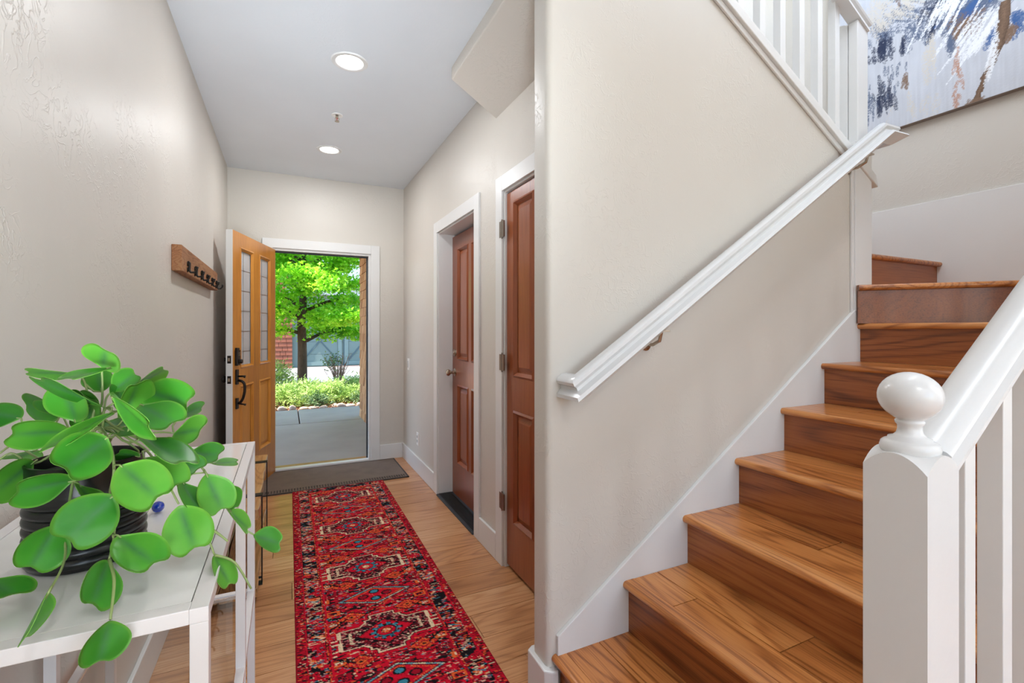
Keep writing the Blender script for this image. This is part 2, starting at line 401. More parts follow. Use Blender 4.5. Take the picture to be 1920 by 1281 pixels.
# post at the end of the stair wall
MB().box(2.535, 2.555, YS-.012, YS, 1.36, 2.16).box(2.555, 2.70, YS-.016, YS+.12, 1.0, 2.24).build('trim_12', M['white'], bevel=.003, kind='structure')

# ================================================================== STAIRCASE
st = empty('staircase', (1.9, .9, 0), 'oak staircase with white wall, plank treads and winders turning left at the top', 'staircase')
def nos(k): return X1+RUN*(k-1)
YN = .386
NR = .014
def nose_prof(zt):
    pr = []
    for i in range(9):
        a = math.pi/2+math.pi*i/8; pr.append((NR+NR*math.cos(a), zt-NR+NR*math.sin(a)))
    return pr
for k in range(1, 8):
    zt = RISE*k; x0 = nos(k); x1 = nos(k+1)+.03 if k < 7 else 2.75
    td = empty('tread', (x0+.15, .9, zt-.028), parent=st)
    ye = YS-.002 if k == 1 else YS-.016
    if k == 7: ye = YS-.016
    pr = [(x0+a, z) for a, z in nose_prof(zt)]; pr = pr+[(x0+.05, zt-2*NR), (x0+.05, zt)]
    MB().prism(pr, 'y', YN, ye).build('nosing', M['tread'], td, smooth='auto')
    ws = [x0+.05, x0+.05+.135, x1] if k % 2 else [x0+.05, x0+.05+.11, x1]
    for j in range(2):
        a, b_ = ws[j], ws[j+1]
        if k == 7 and j == 1: b_ = 3.25
        cut = YN+random.uniform(.25, .8); e = .0008
        for (ya, yb) in ((YN, cut), (cut, ye)):
            if k == 7 and j == 1 and ya > YN+.1:
                MB().prism([(a+e, ya+e), (b_-e, ya+e) if ya < .5 else (2.9, ya+e), (2.6, ye-e), (a+e, ye-e)], 'z', zt-.026, zt-.0003).build('tread_plank', M['tread'], td)
                continue
            if k == 7 and j == 1: b2 = 3.0
            else: b2 = b_
            MB().frus([(a+e, ya+e, zt-.026), (b2-e, ya+e, zt-.026), (b2-e, yb-e, zt-.026), (a+e, yb-e, zt-.026)],
                      [(a+2*e, ya+2*e, zt-.0003), (b2-2*e, ya+2*e, zt-.0003), (b2-2*e, yb-2*e, zt-.0003), (a+2*e, yb-2*e, zt-.0003)]).build('tread_plank', M['tread'], td)
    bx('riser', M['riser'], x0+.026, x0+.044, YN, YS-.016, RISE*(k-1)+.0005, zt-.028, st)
# winders 8 and 9
z8, z9 = RISE*8, RISE*9
A8, B8 = Vector((2.535, 1.345, 0)), Vector((3.33, .47, 0))
dr = (B8-A8).normalized(); nm8 = Vector((-dr.y, dr.x, 0))
if nm8.x < 0: nm8 = -nm8
def band(o0, o1, za, zb, ext=0):
    a, b_ = A8+nm8*o0, B8+nm8*o0; c, d = B8+nm8*o1, A8+nm8*o1
    return [(a.x, a.y, za), (b_.x, b_.y, za), (c.x, c.y, za), (d.x, d.y, za)], [(a.x, a.y, zb), (b_.x, b_.y, zb), (c.x, c.y, zb), (d.x, d.y, zb)]
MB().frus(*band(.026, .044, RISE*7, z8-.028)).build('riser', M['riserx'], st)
td = empty('tread', (3.1, 1.1, z8-.028), parent=st)
ns = MB().tube([A8+nm8*NR+Vector((0, 0, z8-NR)), B8+nm8*NR+Vector((0, 0, z8-NR))], NR, 14); ns.frus(*band(NR, .055, z8-2*NR, z8)); ns.build('nosing', M['tread'], td, smooth='auto')
p8 = [tuple((A8+nm8*.055).xy), tuple((B8+nm8*.055).xy), (XW-.016, .40), (XW-.016, 1.50), (2.71, 1.50), (2.71, 1.375)]
MB().prism(p8, 'z', z8-.026, z8-.0004).build('tread_plank', M['tread'], td)
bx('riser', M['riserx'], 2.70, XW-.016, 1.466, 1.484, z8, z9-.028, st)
td = empty('tread', (3.1, 1.9, z9-.028), parent=st)
ns = MB().tube([(2.66, 1.44+NR, z9-NR), (XW-.008, 1.44+NR, z9-NR)], NR, 14); ns.box(2.70, XW-.016, 1.44+NR, 1.50, z9-2*NR, z9); ns.build('nosing', M['tread'], td, smooth='auto')
bx('tread_plank', M['tread'], 2.62, XW-.016, 1.505, YB, z9-.026, z9-.0004, td)
# carcass below (closed plastered underside)
cb = [(X1+.05, 0), (2.9, 0), (2.9, RISE*7-.03)]
for k in range(7, 0, -1): cb += [(nos(k)+.046, RISE*k-.03), (nos(k)+.046, RISE*(k-1)-.03 if k > 1 else 0.0)]
MB().prism(cb[:-1], 'y', YN+.02, YS-.02).build('stringer', M['white'], st)

# ================================================================== RAILINGS
RP = [(-.031, 0), (-.031, .022), (-.024, .036), (-.021, .05), (-.030, .056), (-.030, .066), (-.018, .078), (0, .082), (.018, .078), (.030, .066), (.030, .056), (.021, .05), (.024, .036), (.031, .022), (.031, 0)]
RP = [(a*1.08, (b-.041)*1.0) for a, b in [(-.031, 0), (-.031, .012), (-.026, .018), (-.016, .030), (-.017, .040), (-.029, .046), (-.033, .056), (-.028, .068), (-.014, .078), (0, .082), (.014, .078), (.028, .068), (.033, .056), (.029, .046), (.017, .040), (.016, .030), (.026, .018), (.031, .012), (.031, 0)]]
# --- near railing with ball newel
rl = empty('stair_railing', (.905, YSN, 0), 'white railing with ball-topped newel post at the foot of the stairs', 'railing')
NX0, NX1, NY0, NY1, NZ = .860, .955, .364, .451, 1.08
nw = MB(); nseg = 14; V = []; F = []
for j in range(nseg+1):
    for i in range(nseg+1):
        x = -1+2*i/nseg; yv = -1+2*j/nseg
        V.append((NX0+(x+1)/2*(NX1-NX0), NY0+(yv+1)/2*(NY1-NY0), NZ+.026*(1-(x*yv)**2)**1.0 if True else 0))
for j in range(nseg):
    for i in range(nseg): a = j*(nseg+1)+i; F.append((a, a+1, a+nseg+2, a+nseg+1))
edge = [i for i in range(nseg+1)]+[j*(nseg+1)+nseg for j in range(1, nseg+1)]+[nseg*(nseg+1)+i for i in range(nseg-1, -1, -1)]+[j*(nseg+1) for j in range(nseg-1, 0, -1)]
n0 = len(V); V += [(V[i][0], V[i][1], 0.0) for i in edge]; m_ = len(edge)
F += [(edge[i], edge[(i+1) % m_], n0+(i+1) % m_, n0+i) for i in range(m_)]; F.append(tuple(n0+i for i in range(m_)))
nwp = nw.add(V, F).build('newel_post', M['whitegloss'], rl, smooth='auto')
fc = ((NX0+NX1)/2, (NY0+NY1)/2, 0)
pf = [(.0, 1.100), (.036, 1.100), (.0385, 1.105), (.0395, 1.111), (.0375, 1.118), (.034, 1.121), (.029, 1.1225), (.0285, 1.126), (.022, 1.128), (.0175, 1.133), (.0158, 1.140), (.0165, 1.146), (.019, 1.149), (.0195, 1.153), (.017, 1.155)]
for i in range(1, 15):
    a = R(-62+152*i/14); pf.append((.0425*math.cos(a), 1.1925+.039*math.sin(a)))
MB().lathe(pf, fc, 40, cap=False).build('finial', M['whitegloss'], nwp, smooth=True)
sl = .64
def zr(x): return 1.060+(x-.955)*sl
RPN = [(a*1.03, b*.64) for a, b in RP]
MB().sweep(RPN, [(.950, YSN, zr(.950)+.034), (2.66, YSN, zr(2.66)+.034)], (0, 1, 0)).build('handrail', M['whitegloss'], rl, smooth='auto')
x = 1.055; i = 0
while x < 2.6:
    zb = RISE*max(1, min(7, int((x-X1)/RUN)+1)); h = .0185
    MB().frus([(x-h, YSN-h, zb), (x+h, YSN-h, zb), (x+h, YSN+h, zb), (x-h, YSN+h, zb)],
              [(x-h, YSN-h, zr(x-h)+.012), (x+h, YSN-h, zr(x+h)+.012), (x+h, YSN+h, zr(x+h)+.012), (x-h, YSN+h, zr(x-h)+.012)]).build('baluster', M['white'], rl, bevel=.0015)
    x += .1425
# --- wall handrail
YH = YS-.085
hr = empty('wall_handrail', (1.7, YH, 1.0), 'white moulded handrail bracketed to the beige stair wall', 'handrail')
def onY(u, v, Y):
    a = (u-960)/FPX; return px(u, v, Y/(C_-a*S_))
p0 = onY(1085, 726, YH); p1 = onY(1655, 247, YH)
p2 = Vector((p1.x+.09, YH, p1.z+.003))
MB().sweep(RP, [(p0.x, YS-.001, p0.z), p0, p1, p2, (p2.x, YS+.015, p2.z)], (1, 0, 0)).build('rail', M['whitegloss'], hr, smooth='auto')
def bracket(t):
    p = p0.lerp(p1, t)
    m = MB().lathe([(0, -.006), (.022, -.006), (.022, -.002), (.017, 0), (0, 0)], (p.x, YS, p.z-.095), 20, 'y', cap=False) if False else MB().lathe([(.0, -.001), (.024, -.001), (.024, -.004), (.016, -.008), (0, -.008)], (p.x, YS, p.z-.10), 20, 'y', cap=False)
    m.tube([(p.x, YS-.004, p.z-.10), (p.x, YS-.04, p.z-.10), (p.x, YH+.01, p.z-.085), (p.x, YH, p.z-.05)], .0065, 10)
    m.box(p.x-.03, p.x+.03, YH-.012, YH+.012, p.z-.052, p.z-.046)
    return m.build('bracket', M['nickel'], hr, smooth='auto')
bracket(.20); bracket(.93)
# --- upper flight railing
ur = empty('upper_railing', (2.2, YS+.05, 2.2), 'white balustrade of the upper flight above the stair wall', 'railing')
YU = YS+.055
cp = MB().prism([(.80, zcap(.80)-.022), (.80, zcap(.80)+.028), (2.72, zcap(2.72)+.028), (2.74, zcap(2.74)-.022)], 'y', YS-.026, YS+.13)
cp.build('stringer_cap', M['white'], ur, bevel=.004)
MB().prism([(.80, zcap(.80)-.052), (.80, zcap(.80)-.022), (2.56, zcap(2.56)-.022), (2.56, zcap(2.56)-.052)], 'y', YS-.012, YS).build('cap_moulding', M['white'], ur, bevel=.004)
bx('end_post', M['white'], 2.605, 2.695, YS+.0, YS+.045, 2.14, 2.87, ur, bevel=.004)
V = []; nwq = MB(); nseg = 8
X0, X9, Y0, Y9, ZQ = 2.60, 2.69, YS+.047, YS+.142, 2.86
for j in range(nseg+1):
    for i in range(nseg+1):
        xx = -1+2*i/nseg; yv = -1+2*j/nseg
        V.append((X0+(xx+1)/2*(X9-X0), Y0+(yv+1)/2*(Y9-Y0), ZQ+.022*(1-(xx*yv)**2)))
F = []
for j in range(nseg):
    for i in range(nseg): a = j*(nseg+1)+i; F.append((a, a+1, a+nseg+2, a+nseg+1))
edge = [i for i in range(nseg+1)]+[j*(nseg+1)+nseg for j in range(1, nseg+1)]+[nseg*(nseg+1)+i for i in range(nseg-1, -1, -1)]+[j*(nseg+1) for j in range(nseg-1, 0, -1)]
n0 = len(V); V += [(V[i][0], V[i][1], 2.15) for i in edge]; m_ = len(edge)
F += [(edge[i], edge[(i+1) % m_], n0+(i+1) % m_, n0+i) for i in range(m_)]; F.append(tuple(n0+i for i in range(m_)))
nwq.add(V, F).build('newel_post', M['white'], ur, smooth='auto')
def zu(x): return 2.865+(2.70-x)*.566
MB().sweep([(a*.9, b*.9) for a, b in RP], [(.9, YS+.02, zu(.9)), (2.71, YS+.02, zu(2.71))], (0, 1, 0)).build('handrail', M['white'], ur, smooth='auto')
x = 2.50
while x > .85:
    h = .0185
    MB().frus([(x-h, YU-h, zcap(x-h)+.026), (x+h, YU-h, zcap(x+h)+.026), (x+h, YU+h, zcap(x+h)+.026), (x-h, YU+h, zcap(x-h)+.026)],
              [(x-h, YU-h, zu(x-h)-.02), (x+h, YU-h, zu(x+h)-.02), (x+h, YU+h, zu(x+h)-.02), (x-h, YU+h, zu(x-h)-.02)]).build('baluster', M['white'], ur, bevel=.0015)
    x -= .14

# ================================================================== DOORS
def leaf(root, w_, h, t_, cols, rows, mat, xf, glassrows=(), glassmat=None, lead=None):
    "panelled leaf, local (s across, n thickness, z up); cols/rows are openings"
    fr = MB(xf); xs = [0]+[q for c in cols for q in c]+[w_]
    for i in range(0, len(xs), 2): fr.box(xs[i], xs[i+1], -t_/2, t_/2, 0.008, h)
    for c in cols:
        zc = [0.008]+[q for r in rows for q in r]+[h]
        for i in range(0, len(zc), 2): fr.box(c[0], c[1], -t_/2, t_/2, zc[i], zc[i+1])
    fr.build('leaf_frame', mat, root)
    for c in cols:
        for ri, r in enumerate(rows):
            mo = MB(xf); wd = .016
            for sgn in (-1, 1):
                o_ = sgn*t_/2; q = sgn*(t_/2+.006); s_ = sgn*(t_/2-.012)
                for (a, b_) in (((c[0], r[0]), (c[1], r[0])), ((c[1], r[0]), (c[1], r[1])), ((c[1], r[1]), (c[0], r[1])), ((c[0], r[1]), (c[0], r[0]))):
                    # a moulding strip, outer edge proud, inner edge sunk
                    def ins(p, k):
                        return (p[0]+(k if p[0] == c[0] else -k), p[1]+(k if p[1] == r[0] else -k))
                    A, B = ins(a, -.007), ins(b_, -.007); A1, B1 = ins(a, .004), ins(b_, .004); A2, B2 = ins(a, .02), ins(b_, .02)
                    mo.add([(A[0], o_, A[1]), (B[0], o_, B[1]), (B1[0], q, B1[1]), (A1[0], q, A1[1]), (B2[0], s_, B2[1]), (A2[0], s_, A2[1])], [(0, 1, 2, 3), (3, 2, 4, 5)])
            mob = mo.build('moulding', mat, root)
            if ri in glassrows:
                MB(xf).box(c[0], c[1], -.005, .005, r[0], r[1]).build('glass_pane', glassmat, root)
                ld = MB(xf); zz = r[0]+.12
                while zz < r[1]-.05: ld.box(c[0]+.015, c[1]-.015, .0055, .007, zz, zz+.0035); zz += .155
                ld.box((c[0]+c[1])/2-.03, (c[0]+c[1])/2-.0265, .0055, .007, r[0], r[1])
                ld.build('leaded_line', M['steel'], root)
            else:
                p = MB(xf); e1, e2 = .02, .05
                for sgn in (-1, 1):
                    a = [(c[0]+e1, 0, r[0]+e1), (c[1]-e1, 0, r[0]+e1), (c[1]-e1, 0, r[1]-e1), (c[0]+e1, 0, r[1]-e1)]
                    lo = [(q[0], sgn*(t_/2-.016), q[2]) for q in a]
                    hi = [(c[0]+e2, sgn*(t_/2-.005), r[0]+e2), (c[1]-e2, sgn*(t_/2-.005), r[0]+e2), (c[1]-e2, sgn*(t_/2-.005), r[1]-e2), (c[0]+e2, sgn*(t_/2-.005), r[1]-e2)]
                    p.frus(lo, hi); 
                p.box(c[0]+.001, c[1]-.001, -t_/2+.014, t_/2-.014, r[0]+.001, r[1]-.001)
                p.build('door_panel', mat, root)
# front door, open inwards
Hh = Vector((DX0+.022, YF-.022, 0)); Ff = Vector((-.352, 3.945, 0)); W1 = (Hh-Ff).length
dd = (Hh-Ff).normalized(); nn_ = Vector((dd.y, -dd.x, 0))
def xf1(p): return Ff+dd*p.x+nn_*(p.y-.0225)+Vector((0, 0, p.z))
gm, t, b = newmat('textured_glass'); b.inputs['Base Color'].default_value = (.86, .9, .93, 1); b.inputs['Transmission Weight'].default_value = .5; b.inputs['Roughness'].default_value = .12
vv = N(t, 'ShaderNodeTexVoronoi'); vv.inputs['Scale'].default_value = 90; t.links.new(pos(t), vv.inputs['Vector']); bump(t, vv.outputs[0], .06, .002, b)
d1 = empty('door_1', tuple((Hh+Ff)/2), kind='structure', label='open honey-coloured pine front door with two tall glass lights')
cs = [(.13, .375), (W1-.375, W1-.13)]
leaf(d1, W1, 2.025, .045, cs, [(.30, .875), (1.01, 1.915)], M['dooryel'], xf1, (1,), gm)
MB(xf1).box(-.0025, 0, -.0225, .0225, .008, 2.025).build('leaf_edge', M['white'], d1)
def hw(m, name, mat=M['bronze'], sm='auto', bv=0): return m.build(name, mat, d1, smooth=sm, bevel=bv)
kp = MB(xf1).box(.032, .082, .0225, .044, 1.035, 1.150); kp.box(.036, .078, .0225, .040, 1.15, 1.165); hw(kp, 'keypad_lock', bv=.004, sm=False)
MB(xf1).lathe([(0, .044), (.017, .044), (.017, .062), (.014, .066), (0, .066)], (.057, 0, 1.065), 18, 'y', cap=False).build('lock_cylinder', M['bronze'], d1, smooth='auto')
kl = MB(xf1)
for r3 in range(2):
    for c3 in range(3): kl.box(.040+c3*.012, .049+c3*.012, .044, .0455, 1.108+r3*.014, 1.117+r3*.014)
kl.build('keypad_keys', M['steel'], d1)
MB(xf1).box(.040, .076, .0225, .036, .895, 1.005).build('handle_plate', M['bronze'], d1, bevel=.003)
MB(xf1).box(.042, .074, .0225, .036, .715, .795).build('handle_plate', M['bronze'], d1, bevel=.003)
hp = []
for i in range(17):
    q = i/16; hp.append((.058, .038+.058*max(0, math.sin(math.pi*q))**.55*(1-.55*q), .925-.17*q+.012*math.sin(q*math.pi*2)))
MB(xf1).tube(hp, [.0095]*17, 12).build('pull_handle', M['bronze'], d1, smooth=True)
MB(xf1).tube([(.058, .036, .955), (.058, .07, .955), (.058, .085, .951)], [.006, .007, .011], 10).build('thumb_latch', M['bronze'], d1, smooth=True)
MB(xf1).tube([(.058, .036, .755), (.058, .075, .748), (.058, .088, .744)], [.007, .006, .009], 10).build('handle_foot', M['bronze'], d1, smooth=True)
MB(xf1).lathe([(.0, -.0225), (.026, -.0225), (.026, -.028), (.012, -.034), (.011, -.045), (.024, -.052), (.027, -.062), (.022, -.070), (0, -.073)], (.058, 0, .935), 22, 'y', cap=False).build('inner_knob', M['bronze'], d1, smooth='auto')
ik = MB(xf1).box(.035, .08, -.034, -.0225, 1.02, 1.15); ik.box(.052, .064, -.058, -.034, 1.065, 1.095); ik.build('inner_thumbturn', M['bronze'], d1, bevel=.004)
for z_ in (.935, 1.082):
    MB(xf1).box(-.0045, -.0024, -.0125, .0125, z_-.028, z_+.028).build('latch_plate', M['bronze'], d1)
    MB(xf1).box(-.0085, -.0044, -.007, .007, z_-.012, z_+.012).build('latch_bolt', M['nickel'], d1)
# garage-side door, deep in its reveal
def hinge(root, x, y_, z_, mat=M['steel']):
    m = MB().tube([(x, y_, z_-.045), (x, y_, z_+.045)], .0065, 10); m.box(x-.004, x+.003, y_-.03, y_+.028, z_-.044, z_+.044)
    m.tube([(x, y_, z_+.045), (x, y_, z_+.053)], .0045, 8).tube([(x, y_, z_-.053), (x, y_, z_-.045)], .0045, 8)
    m.build('hinge', mat, root, smooth='auto')
d2 = empty('door_2', (1.21, (D2a+D2b)/2, 0), kind='structure', label='closed reddish-brown panelled door with a deadbolt, deep in a white reveal')
w2 = D2b-D2a-.03
def xf2(p): return Vector((1.21-p.y, D2b-.015-p.x, p.z))
leaf(d2, w2, 2.03, .04, [(.125, .355), (w2-.355, w2-.125)], [(.27, .87), (1.07, 1.92)], M['doorred'], xf2)
def xf2b(p): return Vector((1.19-p.y, D2b-.015-p.x, p.z))
MB(xf2b).lathe([(0, 0), (.030, 0), (.030, .006), (.012, .012), (.010, .035), (.016, .042), (.026, .052), (.027, .062), (.018, .072), (0, .074)], (.065, 0, .965), 22, 'y', cap=False).build('door_knob', M['nickel'], d2, smooth='auto')
MB(xf2b).lathe([(0, 0), (.029, 0), (.027, .010), (.014, .014), (.012, .018), (0, .018)], (.065, 0, 1.118), 22, 'y', cap=False).build('deadbolt', M['nickel'], d2, smooth='auto')
d3 = empty('door_3', (1.11, (D3a+D3b)/2, 0), kind='structure', label='closed reddish-brown panelled closet door with three hinges, nearer the stairs')
w3 = D3b-D3a-.03
def xf3(p): return Vector((1.107-p.y, D3b-.013-p.x, p.z+.012))
leaf(d3, w3, 2.03, .035, [(.085, .305), (w3-.305, w3-.085)], [(.255, .85), (1.04, 1.965)], M['doorred'], xf3)
for z_ in (.36, 1.12, 1.85): hinge(d3, XR-.012, D3b+.0, z_)

# ================================================================== HALL THINGS
# recessed downlights; the three behind the camera are added to even the light
for i, (lx, ly, lab) in enumerate(((.304, 2.64, 'round recessed ceiling light nearer the camera, above the runner'), (.306, 4.0, 'round recessed ceiling light farther away, near the front door'),
                             (.30, -1.0, 'added unseen recessed ceiling light nearest behind the white console table'), (2.6, -1.6, 'added unseen recessed ceiling light in the room before the stairs'), (.3, -2.4, 'added unseen recessed ceiling light farthest from the front door'))):
    e = empty('recessed_light', (lx, ly, HC-.006), lab or 'added unseen recessed ceiling light behind the camera', 'ceiling light', 'recessed lights in the hall ceiling')
    MB().lathe([(.066, .004), (.068, -.003), (.072, -.006), (.090, -.006), (.094, -.002), (.094, .006)], (lx, ly, HC), 40, cap=False).build('trim_ring', M['white'], e, smooth='auto')
    MB().lathe([(.0, 0.001), (.066, .001), (.066, .004), (0, .004)], (lx, ly, HC-.004), 32, cap=False).build('lens', M['lamp'], e)
    l = area('downlight', (lx, ly, HC-.008), (lx, ly, 0), .13, .13, LAMP_W, (.95, .97, 1), 'DISK')
sp = empty('sprinkler_head', (.303, 3.33, HC-.05), 'small fire sprinkler head between the two ceiling lights', 'sprinkler')
MB().lathe([(.012, -.001), (.036, -.001), (.036, -.004), (.024, -.007), (.012, -.003)], (.303, 3.33, HC), 24, cap=False).build('escutcheon', M['switch'], sp, smooth='auto')
MB().tube([(.303, 3.33, HC), (.303, 3.33, HC-.022)], .009, 10).tube([(.293, 3.33, HC-.018), (.290, 3.33, HC-.03), (.303, 3.33, HC-.042)], .002, 6).tube([(.313, 3.33, HC-.018), (.316, 3.33, HC-.03), (.303, 3.33, HC-.042)], .002, 6).build('sprinkler_frame', M['nickel'], sp, smooth='auto')
MB().tube([(.303, 3.33, HC-.022), (.303, 3.33, HC-.04)], .0025, 8).build('glass_bulb', simple('red_bulb', col('a02a20'), .2), sp)
MB().lathe([(0, 0), (.015, 0), (.015, -.0015), (0, -.0015)], (.303, 3.33, HC-.043), 16, cap=False).build('deflector', M['nickel'], sp)
def plate(yc, zc, lab, kind_):
    e = empty(kind_, (XR-.003, yc, zc-.057), lab, 'wall plate')
    bx('cover_plate', M['switch'], XR-.006, XR, yc-.035, yc+.035, zc-.057, zc+.057, e, bevel=.002)
    if kind_ == 'light_switch': bx('rocker', M['whitegloss'], XR-.010, XR-.006, yc-.016, yc+.016, zc-.033, zc+.033, e, bevel=.001)
    else:
        for s in (-1, 1):
            o = bx('socket', M['whitegloss'], XR-.008, XR-.006, yc-.016, yc+.016, zc+s*.02-.013, zc+s*.02+.013, e, bevel=.001)
            MB().box(XR-.0085, XR-.008, yc-.007, yc-.005, zc+s*.02-.004, zc+s*.02+.006).box(XR-.0085, XR-.008, yc+.005, yc+.007, zc+s*.02-.004, zc+s*.02+.006).build('slot', M['black'], e)
plate(4.58, .96, 'white rocker light switch on the wall near the front door', 'light_switch')
plate(4.227, .306, 'white power outlet low on the wall near the front door', 'power_outlet')

# coat hook rack
rk = empty('coat_rack', (XL+.02, 3.2, 1.568), 'rustic wooden coat rack with six black hooks on the left wall', 'coat rack')
rp = MB(); n = 14
rp.box(XL, XL+.040, 2.58, 3.80, 1.568, 1.687)
rp.build('board', M['rack'], rk, bevel=.003)
for i in range(6):
    yc = 2.71+i*(3.71-2.71)/5; xb = XL+.040; zc = 1.615
    m = MB().lathe([(0, 0), (.012, 0), (.011, .004), (0, .004)], (xb, yc, zc), 12, 'x', cap=False)
    m.lathe([(0, 0), (.012, 0), (.011, .004), (0, .004)], (xb, yc, zc-.028), 12, 'x', cap=False)
    m.tube([(xb+.003, yc, zc+.012), (xb+.010, yc, zc+.004), (xb+.008, yc, zc-.03), (xb+.014, yc, zc-.040), (xb+.028, yc, zc-.040), (xb+.038, yc, zc-.028), (xb+.041, yc, zc-.012)], [.005, .005, .006, .0055, .005, .0045, .006], 8)
    m.build('hook', M['black'], rk, smooth=True)

# rustic bench below the rack
BX0, BX1, BY0, BY1 = XL+.018, -.115, 2.52, 3.60
bn = empty('bench', ((BX0+BX1)/2, 3.05, 0), 'rustic wooden bench with black metal frames by the left wall behind the white table', 'bench')
def slab(name, x0, x1, y0, y1, z0, z1, par):
    V = []; ny = 12
    for i in range(ny+1):
        yy = y0+(y1-y0)*i/ny; dx = .004*math.sin(i*1.7)+random.uniform(-.002, .002)
        V += [(x0, yy, z0), (x1+dx, yy, z0), (x1+dx, yy, z1), (x0, yy, z1)]
    F = [(0, 1, 2, 3), (4*ny+3, 4*ny+2, 4*ny+1, 4*ny)]
    for i in range(ny):
        for k in range(4): F.append((4*i+k, 4*i+4+k, 4*i+4+(k+1) % 4, 4*i+(k+1) % 4))
    return MB().add(V, F).build(name, M['bench'], par, bevel=.004)
slab('seat_plank', BX0+.17, BX1-.004, BY0, BY1, .400, .452, bn)
slab('seat_plank', BX0, BX0+.165, BY0+.006, BY1-.004, .402, .451, bn)
slab('shelf_plank', BX0+.17, BX1-.012, BY0, BY1, .035, .080, bn)
slab('shelf_plank', BX0, BX0+.165, BY0+.006, BY1-.004, .035, .079, bn)
for yy in (2.73, 3.40):
    m = MB(); w_ = .016
    for (a, b_, c, d) in ((BX0-.006, BX1+.004, .452, .458), (BX0-.006, BX1+.004, .0, .006)): m.box(a, b_, yy-w_*1.3, yy+w_*1.3, c, d)
    m.box(BX1-.002, BX1+.004, yy-w_*.5, yy+w_*.5, .006, .452).box(BX0-.006, BX0, yy-w_*.5, yy+w_*.5, .006, .452)
    m.box(BX0, BX1, yy-w_*.5, yy+w_*.5, .028, .034)
    m.build('metal_frame', M['black'], bn, bevel=.001)

# door mat
mm, t, b = newmat('brown_mat'); P = pos(t)
ck = N(t, 'ShaderNodeTexChecker'); ck.inputs['Scale'].default_value = 160; t.links.new(P, ck.inputs[0])
cc = mixc(t, ck.outputs[1], col('7d6c5f'), col('66584d')); cc = mixc(t, .5, cc, ramp(t, noise(t, P, 9, 4), [(.3, (.75, .75, .75)), (.7, (1.15, 1.12, 1.1))]), 'MULTIPLY')
t.links.new(cc, b.inputs['Base Color']); b.inputs['Roughness'].default_value = .95; bump(t, ck.outputs[1], .5, .002, b)
M['mat'] = mm
dm = empty('door_mat', (.38, 4.45, 0), 'brown ribbed door mat on the floor at the front door', 'mat')
bx('mat_body', mm, -.24, .965, 4.13, 4.765, .0005, .009, dm, bevel=.003)
rbm = simple('mat_edge', col('3f3833'), .8)
MB().box(-.243, .968, 4.122, 4.134, .0005, .010).box(-.243, .968, 4.762, 4.774, .0005, .010).box(.960, .972, 4.122, 4.774, .0005, .010).box(-.247, -.236, 4.122, 4.774, .0005, .010).build('mat_border', rbm, dm)
m = MB()
for j in range(3):
    for i in range(56): m.box(-.22+i*.021, -.208+i*.021, 4.15+j*.022, 4.158+j*.022, .009, .0115)
m.build('mat_ribs', rbm, dm)

